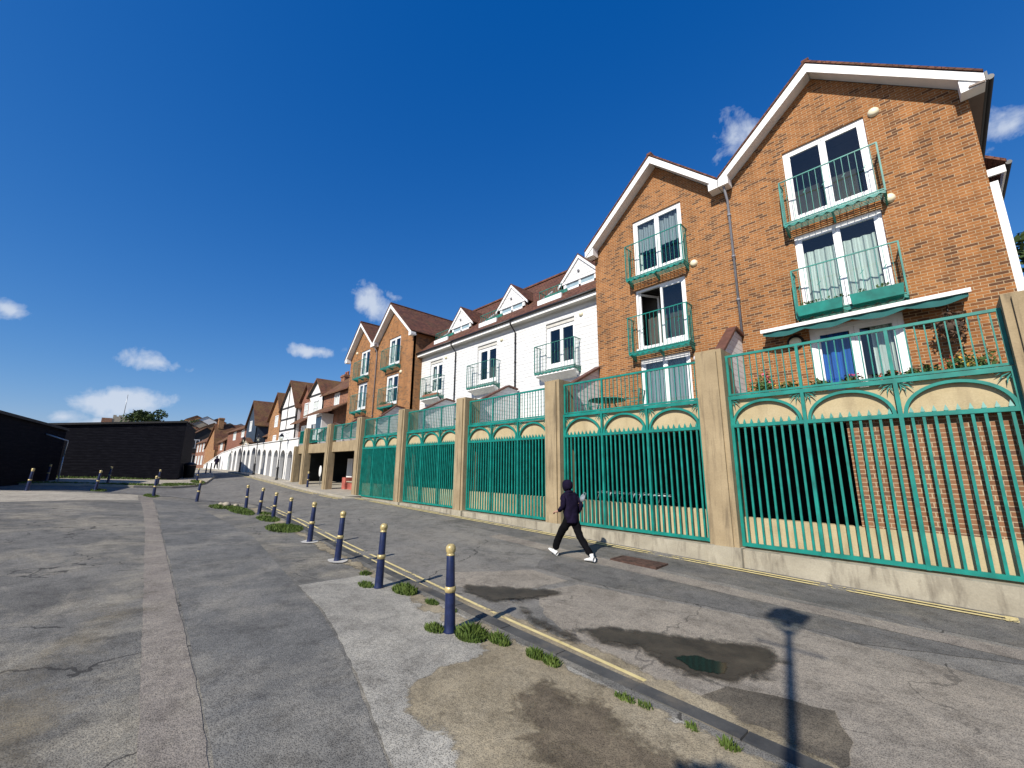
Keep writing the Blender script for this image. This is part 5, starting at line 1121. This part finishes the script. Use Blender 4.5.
# hillside houses: (place seen over, distance along the street, width, height)
HH = [(186, 462, 150, 8, 8, STONE, 'pale stone house at the foot of the hill right of the shed'), (192, 440, 185, 9, 8, WREND, 'white house low on the hill, standing clear right of the shed'), (203, 436, 190, 10, 8, STONE, 'pale stone house low on the hill behind the dark fronted house'), (213, 431, 200, 11, 8, BRO, 'ochre brick house midway up the hill'),
      (199, 428, 215, 11, 8, STONE, 'stone house midway up the hill, left of the ochre one'), (222, 432, 205, 10, 8, WREND, 'white house behind the chimney gable'), (190, 431, 210, 10, 7, BR2, 'red brick house on the left edge of the hill'), (206, 424, 240, 13, 9, WREND, 'largest white house on the hill skyline'),
      (217, 425, 245, 12, 8, BR2, 'red brick house on the hill skyline'), (229, 429, 240, 12, 7, STONE, 'stone house on the right slope of the skyline'), (240, 430, 250, 13, 8, WREND, 'white house farthest right on the skyline'), (196, 422, 250, 12, 8, BRO, 'ochre brick house on the left of the skyline'), (234, 433, 200, 11, 7, BR2, 'red brick house low behind the low brick terrace roofs')]
for k, (px, py, u, w, h, mt, lab) in enumerate(HH):
    q = at(px, py, u); z = q.z; w *= .62; h *= .62
    end_house('hillside_house', lab, q.x, q.y - w / 2, q.y + w / 2, z - 10, z + h * .25, z + h * .62, 8 + k % 3 * 2, mt, ROOFO, [(q.y - w * .36, q.y - w * .14, z - h * .35, z + h * .05), (q.y + w * .14, q.y + w * .36, z - h * .35, z + h * .05), (q.y - w * .36, q.y - w * .14, z - h * 1.05, z - h * .65), (q.y + w * .14, q.y + w * .36, z - h * 1.05, z - h * .65)], 'houses on the far hillside')
def tree(x, y, z, h, r, label, grp=None, n=2600, ls=.22, crownz=.62, squash=.8):
    root = Vector((x, y, z)); o = empty('tree', root, label, 'tree', grp); t = MB(); t.tube([(x, y, z - .3), (x + .1, y, z + h * .3), (x - .1, y + .1, z + h * .7)], [r * .12, r * .08, r * .03], 8)
    for k in range(6): a = k * 1.05; t.tube([(x, y, z + h * (.35 + .05 * k)), (x + math.cos(a) * r * .4, y + math.sin(a) * r * .4, z + h * (.5 + .05 * k)), (x + math.cos(a) * r * .75, y + math.sin(a) * r * .75, z + h * (.58 + .05 * k))], [r * .05, r * .03, r * .01], 6)
    t.build('trunk', BARK, o, root); c = MB()
    for k in range(16):
        a = random.uniform(0, 6.28); q = random.uniform(.1, .72); cz = z + h * crownz + random.uniform(-.3, .32) * h * (1 - q * .5); rr_ = r * random.uniform(.28, .46)
        c.leaves((x + math.cos(a) * r * q, y + math.sin(a) * r * q, cz), (rr_, rr_, rr_ * squash), n // 16, ls, surf=.35)
    c.build('crown', LEAF, o, root); return o
p = at(146, 424, 150); tree(p.x, p.y, p.z - 6, 11.5, 5.0, 'dark green tree showing above the black shed', n=3200, ls=.35)
p = at(165, 428, 150); tree(p.x, p.y, p.z - 6, 8, 3.2, 'low bushy tree above the black shed right of the taller one', n=1500, ls=.3)
for k, (px, py, u) in enumerate([(184, 425, 190), (196, 424, 240), (210, 424, 245), (188, 434, 175), (228, 430, 230), (240, 432, 230)]):
    p = at(px, py, u); tree(p.x, p.y, p.z - 6, 8, 3.4, ['dark tree at the left foot of the hillside houses', 'dark tree on the skyline of the hill', 'second dark tree on the skyline, right of the first', 'low dark tree at the left foot of the hill', 'dark tree on the skyline above the terrace roofs', 'rounded dark tree on the skyline farthest right'][k], 'trees on the far hill', 900, .45)
# stone tower with mast above the shed
p = at(122, 424, 170); TW = empty('stone_tower', (p.x, p.y, 1.3), 'low pale stone tower with a thin mast above the black shed', 'tower'); rt_ = Vector((p.x, p.y, 1.3))
m = MB(); m.box(p.x - 2, p.x + 2, p.y - 2.2, p.y + 2.2, 1.3, p.z + 2.0)
for k in range(4): m.box(p.x - 2, p.x - 1.6, p.y - 2.2 + k * 1.2, p.y - 1.5 + k * 1.2, p.z + 2.0, p.z + 2.4); m.box(p.x + 1.6, p.x + 2, p.y - 2.2 + k * 1.2, p.y - 1.5 + k * 1.2, p.z + 2.0, p.z + 2.4)
m.build('wall', STONE, TW, rt_); MB().box(p.x - 2.1, p.x + 2.1, p.y - 4.5, p.y - 2.25, 1.3, p.z + 1.4).build('side_block', BR2, TW, rt_); MB().tube([(p.x, p.y, p.z + 2.0), (p.x, p.y, p.z + 9)], .10, 6).build('mast', METAL, TW, rt_)
# trees behind the right end
for k, (x, y, h, r) in enumerate([(5.3, 30, 13.6, 3.2), (12, 34, 15, 4.5)]):
    tree(x, y, 1, h, r, ['green tree just visible past the right corner of the awning house', 'larger green tree behind the one at the right corner'][k], 'trees behind the awning house', 3500, .22)

# ------------------------------------------------------------------ black boarded sheds
def shed(name, label, pts, zb, ztops, depth):
    """front along pts (u0,v0)-(u1,v1)"""
    (u0, v0), (u1, v1) = pts; a = Vector((-u0, v0)); b = Vector((-u1, v1)); d = (b - a); Ln = d.length; d /= Ln; n = Vector((-d.y, d.x))
    if n.x > 0: n = -n
    root = Vector(((a.x + b.x) / 2, (a.y + b.y) / 2, zb)); o = empty(name, root, label, 'shed')
    P = lambda s, t, z: (a.x + d.x * s + n.x * t, a.y + d.y * s + n.y * t, z)
    zA, zB = ztops; m = MB()
    for q in ([P(0, 0, zb - .4), P(Ln, 0, zb - .4), P(Ln, 0, zB), P(0, 0, zA)], [P(Ln, 0, zb - .4), P(Ln, depth, zb - .4), P(Ln, depth, zB), P(Ln, 0, zB)], [P(0, depth, zb - .4), P(0, 0, zb - .4), P(0, 0, zA), P(0, depth, zA)], [P(Ln, depth, zb - .4), P(0, depth, zb - .4), P(0, depth, zA), P(Ln, depth, zB)]): m.quad(*q)
    m.build('wall', BLACKB, o, root)
    r = MB(); r.prism([P(-.02, -.08, zA + .004), P(Ln + .02, -.08, zB + .004), P(Ln + .02, depth + .2, zB + .3), P(-.02, depth + .2, zA + .3)], (0, 0, .09)); r.build('roof', BLKP, o, root)
    r = MB(); r.bar(P(-.02, -.10, zA + .02), P(Ln + .02, -.10, zB + .02), .03, .14); r.build('eaves_board', TIMB, o, root)
    return o, P, root
def topz(px, py, u):
    return at(px, py, u)
q1 = at(187, 422, 41.5); q0 = at(50, 431, 43.5)
o, P, rsh = shed('shed', 'long black tarred board shed facing the plaza, its right end by the road', ((43.5, q0.y - 4), (41.5, q1.y)), .85, (q0.z + .05, q1.z), 9)
shed('shed', 'nearer black boarded shed at the left edge, its roof line sloping down to the right', ((28.0, -5.52), (38.3, -2.52)), .95, (4.60, 4.08), 7)
# bracket pole in front of the sheds
a1 = at(46, 434, 36.0); a2 = at(68, 441, 36.4); a3 = at(63.5, 456, 36.4)
LB = MB(); LB.tube([a1, a2, a3], .045, 8); LB.tube([a3, Vector((a3.x, a3.y, G(36.4, a3.y)))], .035, 8); o = LB.build('bent_pole', METAL); tag(o, 'bent grey metal pole standing before the black shed corner', 'pole')

# ------------------------------------------------------------------ dark lean-to, barrels at the shed's road end
RB = empty('rubbish_bin', (-44, 3.9, 1.0), 'dark bin standing just right of the long black shed', 'bin'); rq = Vector((-44, 4.6, 1.0)); RB.location = rq
zg = G(44, 4.6) + PO; MB().lathe((-44, 4.6, zg), [(0, 0), (.36, 0), (.42, 1.0), (.44, 1.02), (0, 1.02)], 14).build('body', BLKP, RB, rq); MB().lathe((-44, 4.6, zg), [(.46, 1.03), (.44, 1.12), (.2, 1.25), (0, 1.27)], 14).build('lid', BLKP, RB, rq)
o = tag(MB().box(-47.5, -45.6, 3.2, 4.9, G(46, 4) + PO - .02, G(46, 4) + PO + .75).build('stone_block', STONE), 'pale stone block beside the dark bin at the end of the shed', 'block')

# ------------------------------------------------------------------ people
def skin(name, verts, edges, mat, parent, sub=2, fold=0):
    me = bpy.data.meshes.new(name); me.from_pydata([v[:3] for v in verts], edges, []); me.materials.append(mat); o = bpy.data.objects.new(name, me); COL.objects.link(o)
    sm = o.modifiers.new('skin', 'SKIN'); sv = me.skin_vertices[0].data
    for i, v in enumerate(verts): r = v[3]; sv[i].radius = r if isinstance(r, tuple) else (r, r); sv[i].use_root = (i == 0)
    sm.use_smooth_shade = True; ss = o.modifiers.new('sub', 'SUBSURF'); ss.levels = sub; ss.render_levels = sub
    if fold:
        tx = bpy.data.textures.get('cloth_folds') or bpy.data.textures.new('cloth_folds', 'CLOUDS'); tx.noise_scale = .11; tx.noise_depth = 3
        dm = o.modifiers.new('folds', 'DISPLACE'); dm.texture = tx; dm.strength = fold; dm.mid_level = .5
    if parent is not None: o.parent = parent
    return o
def person(loc, heading, label, scale=1.0, detail=True):
    """local frame: +X = walking direction, +Y = his left, Z up"""
    P = empty('person', loc, label, 'person'); P.rotation_euler = (0, 0, heading); P.scale = (scale,) * 3
    hip = (0, 0, .90)
    V = [(0, 0, .93, .10), (.02, 0, 1.10, .10), (.05, 0, 1.30, .115), (.07, 0, 1.42, .07), (.09, 0, 1.49, .05), (.12, 0, 1.575, .075), (.125, 0, 1.66, .072),
         # left arm: elbow bent, hand forward
         (.06, .16, 1.38, .05), (.02, .22, 1.14, .04), (.22, .20, 1.02, .032), (.30, .19, 1.00, .030),
         # right arm
         (.06, -.16, 1.38, .05), (-.10, -.22, 1.15, .04), (.02, -.22, .95, .032), (.06, -.21, .90, .028),
         # legs: left forward, right behind
         (.02, .09, .86, .085), (.27, .10, .50, .055), (.47, .10, .14, .038), (.46, .10, .08, .034), (-.02, -.09, .86, .085), (-.16, -.10, .48, .055), (-.50, -.10, .14, .038), (-.52, -.10, .09, .034)]
    E = [(0, 1), (1, 2), (2, 3), (3, 4), (4, 5), (5, 6), (2, 7), (7, 8), (8, 9), (9, 10), (2, 11), (11, 12), (12, 13), (13, 14), (0, 15), (15, 16), (16, 17), (17, 18), (0, 19), (19, 20), (20, 21), (21, 22)]
    # fingers, thumbs and nose
    def hand(i, base, d, lat):
        for k, ln in enumerate((.062, .07, .066, .052)):
            o_ = (k - 1.5) * .017; b = Vector(base) + Vector(d) * .04 + Vector(lat) * o_; m = b + Vector(d) * ln * .55 + Vector((0, 0, -.012)); e = b + Vector(d) * ln * .85 + Vector((0, 0, -.045))
            n = len(V); V.extend([(*b, .009), (*m, .0085), (*e, .007)]); E.extend([(i, n), (n, n + 1), (n + 1, n + 2)])
        b = Vector(base) - Vector(lat) * .03; n = len(V); V.extend([(*(b + Vector(d) * .02 + Vector((0, 0, .012))), .010), (*(b + Vector(d) * .055 + Vector((0, 0, .0))), .009)]); E.extend([(i, n), (n, n + 1)])
    if detail: hand(10, V[10][:3], (.97, 0, -.2), (0, 1, 0)); hand(14, V[14][:3], (.6, 0, -.8), (0, 1, 0))
    n = len(V); V.append((.215, 0, 1.585, .014)); E.append((5, n)); V.append((.17, 0, 1.52, .035)); E.append((5, n + 1))
    skin('body', V, E, SKIN, P)
    # hoodie
    V = [(0, 0, .74, (.19, .16)), (.01, 0, .96, (.19, .155)), (.025, 0, 1.16, (.205, .165)), (.045, 0, 1.33, (.20, .155)), (.06, 0, 1.43, .10), (.055, 0, 1.50, .088),
         (.055, .17, 1.385, .078), (.015, .235, 1.14, .062), (.14, .215, 1.06, .052), (.20, .205, 1.03, .045), (.055, -.17, 1.385, .078), (-.105, -.235, 1.15, .062), (-.03, -.225, 1.02, .05), (.01, -.225, .965, .045)]
    E = [(0, 1), (1, 2), (2, 3), (3, 4), (4, 5), (3, 6), (6, 7), (7, 8), (8, 9), (3, 10), (10, 11), (11, 12), (12, 13)]
    h = skin('hoodie', V, E, CLOTH, P, 3, .05)
    hm = MB(); i0 = 0; n = 20
    for (z, rx, ry) in ((1.05, .12, .12), (.98, .150, .135), (.90, .160, .150), (.80, .165, .158), (.77, .16, .152), (.79, .14, .13), (.86, .10, .10)):
        for j in range(n): t = 2 * math.pi * j / n; w_ = 1 + .035 * math.sin(5 * t + z * 9); hm.v.append((rx * math.cos(t) * w_, ry * math.sin(t) * w_, z))
    for k in range(6):
        for j in range(n): a = k * n + j; b = k * n + (j + 1) % n; hm.f.append((a, a + n, b + n, b)); hm.sm.append(True)
    hm.build('jacket_hem', CLOTH, P)
    # hood: open shell round the head
    hd = MB(); N, Mh = 20, 12; c = (.105, 0, 1.60)
    for k in range(Mh + 1):
        ph = math.pi * k / Mh
        for j in range(N + 1):
            t = math.radians(52) + (2 * math.pi - 2 * math.radians(52)) * j / N
            r = .118 * (1 + .25 * max(0, math.cos(ph)) * .3); hd.v.append((c[0] + r * 1.12 * math.sin(ph) ** .8 * math.cos(t), c[1] + r * math.sin(ph) ** .8 * math.sin(t), c[2] + .138 * math.cos(ph) - (.02 * math.cos(t) if k > 8 else 0)))
    for k in range(Mh):
        for j in range(N): a = k * (N + 1) + j; hd.f.append((a, a + N + 1, a + N + 2, a + 1)); hd.sm.append(True)
    ho = hd.build('hood', CLOTH, P); so_ = ho.modifiers.new('s', 'SOLIDIFY'); so_.thickness = .018
    V = [(0, 0, 1.08, (.14, .11)), (0, 0, .88, (.155, .125)), (.03, .095, .80, (.105, .11)), (.27, .10, .50, .090), (.40, .10, .27, .080), (.45, .10, .13, .078), (-.03, -.095, .80, (.105, .11)), (-.16, -.10, .48, .090), (-.37, -.10, .27, .080), (-.475, -.10, .14, .078)]
    E = [(0, 1), (1, 2), (2, 3), (3, 4), (4, 5), (1, 6), (6, 7), (7, 8), (8, 9)]; skin('trousers', V, E, TROU, P, 3, .045)
    # shoes
    def shoe(heel, pitch, y):
        s = MB(); prof = [(-.06, .042, .10), (-.03, .046, .115), (.03, .045, .105), (.08, .046, .075), (.14, .05, .06), (.19, .045, .045), (.225, .022, .03)]
        i0 = len(s.v); n = 12
        for (l, w, hh) in prof:
            for j in range(n):
                t = 2 * math.pi * j / n; yy = math.cos(t) * w; zz = (math.sin(t) * .5 + .5) * hh; x = l * math.cos(pitch) - zz * math.sin(pitch); z = l * math.sin(pitch) + zz * math.cos(pitch); s.v.append((heel[0] + x, y + yy, heel[1] + z))
        for k in range(len(prof) - 1):
            for j in range(n): a = i0 + k * n + j; b = i0 + k * n + (j + 1) % n; s.f.append((a, b, b + n, a + n)); s.sm.append(True)
        s.f.append(tuple(i0 + j for j in range(n))); s.f.append(tuple(i0 + (len(prof) - 1) * n + j for j in range(n))[::-1]); s.sm += [True, True]
        o_ = s.build('shoe', SHOE, P)
        V_ = [(heel[0] + .0 * math.cos(pitch) - .09 * math.sin(pitch), y, heel[1] + .09, .045), (heel[0] - .02 - .13 * math.sin(pitch), y, heel[1] + .15, .043)]
    shoe((.46, .025), R(24), .10); shoe((-.52, .012), R(-3), -.10)
    MB().tube([(.46, .10, .08), (.45, .10, .17)], .045, 10).build('sock', SHOE, P); MB().tube([(-.52, -.10, .08), (-.495, -.10, .17)], .045, 10).build('sock', SHOE, P)
    return P
zp = G(6.05, 7.65) + .004
pp = person((-5.86, 7.42, zp), math.pi - .12, 'person in navy hood and black trousers with white trainers walking left along the road', .955)
m = MB(); m.blob((0, 0, 0), (.13, .07, .16), 12, 8, .05); m.tube([(-.08, 0, .12), (-.03, .02, .24), (.06, .02, .24), (.09, 0, .12)], .012, 6)
o = m.build('bag', BAGM); o.scale = (.5, .5, .55); o.location = (-5.6, 7.5, zp + 1.27); o.rotation_euler = (0, .5, 0); tag(o, 'small grey bag carried behind the shoulder of the walking person', 'bag')
pf = person((-62, 9.0, G(62, 9.0) + .09), math.pi, 'tiny distant person in dark clothes walking up by the low end of the white arcade', .95, False)
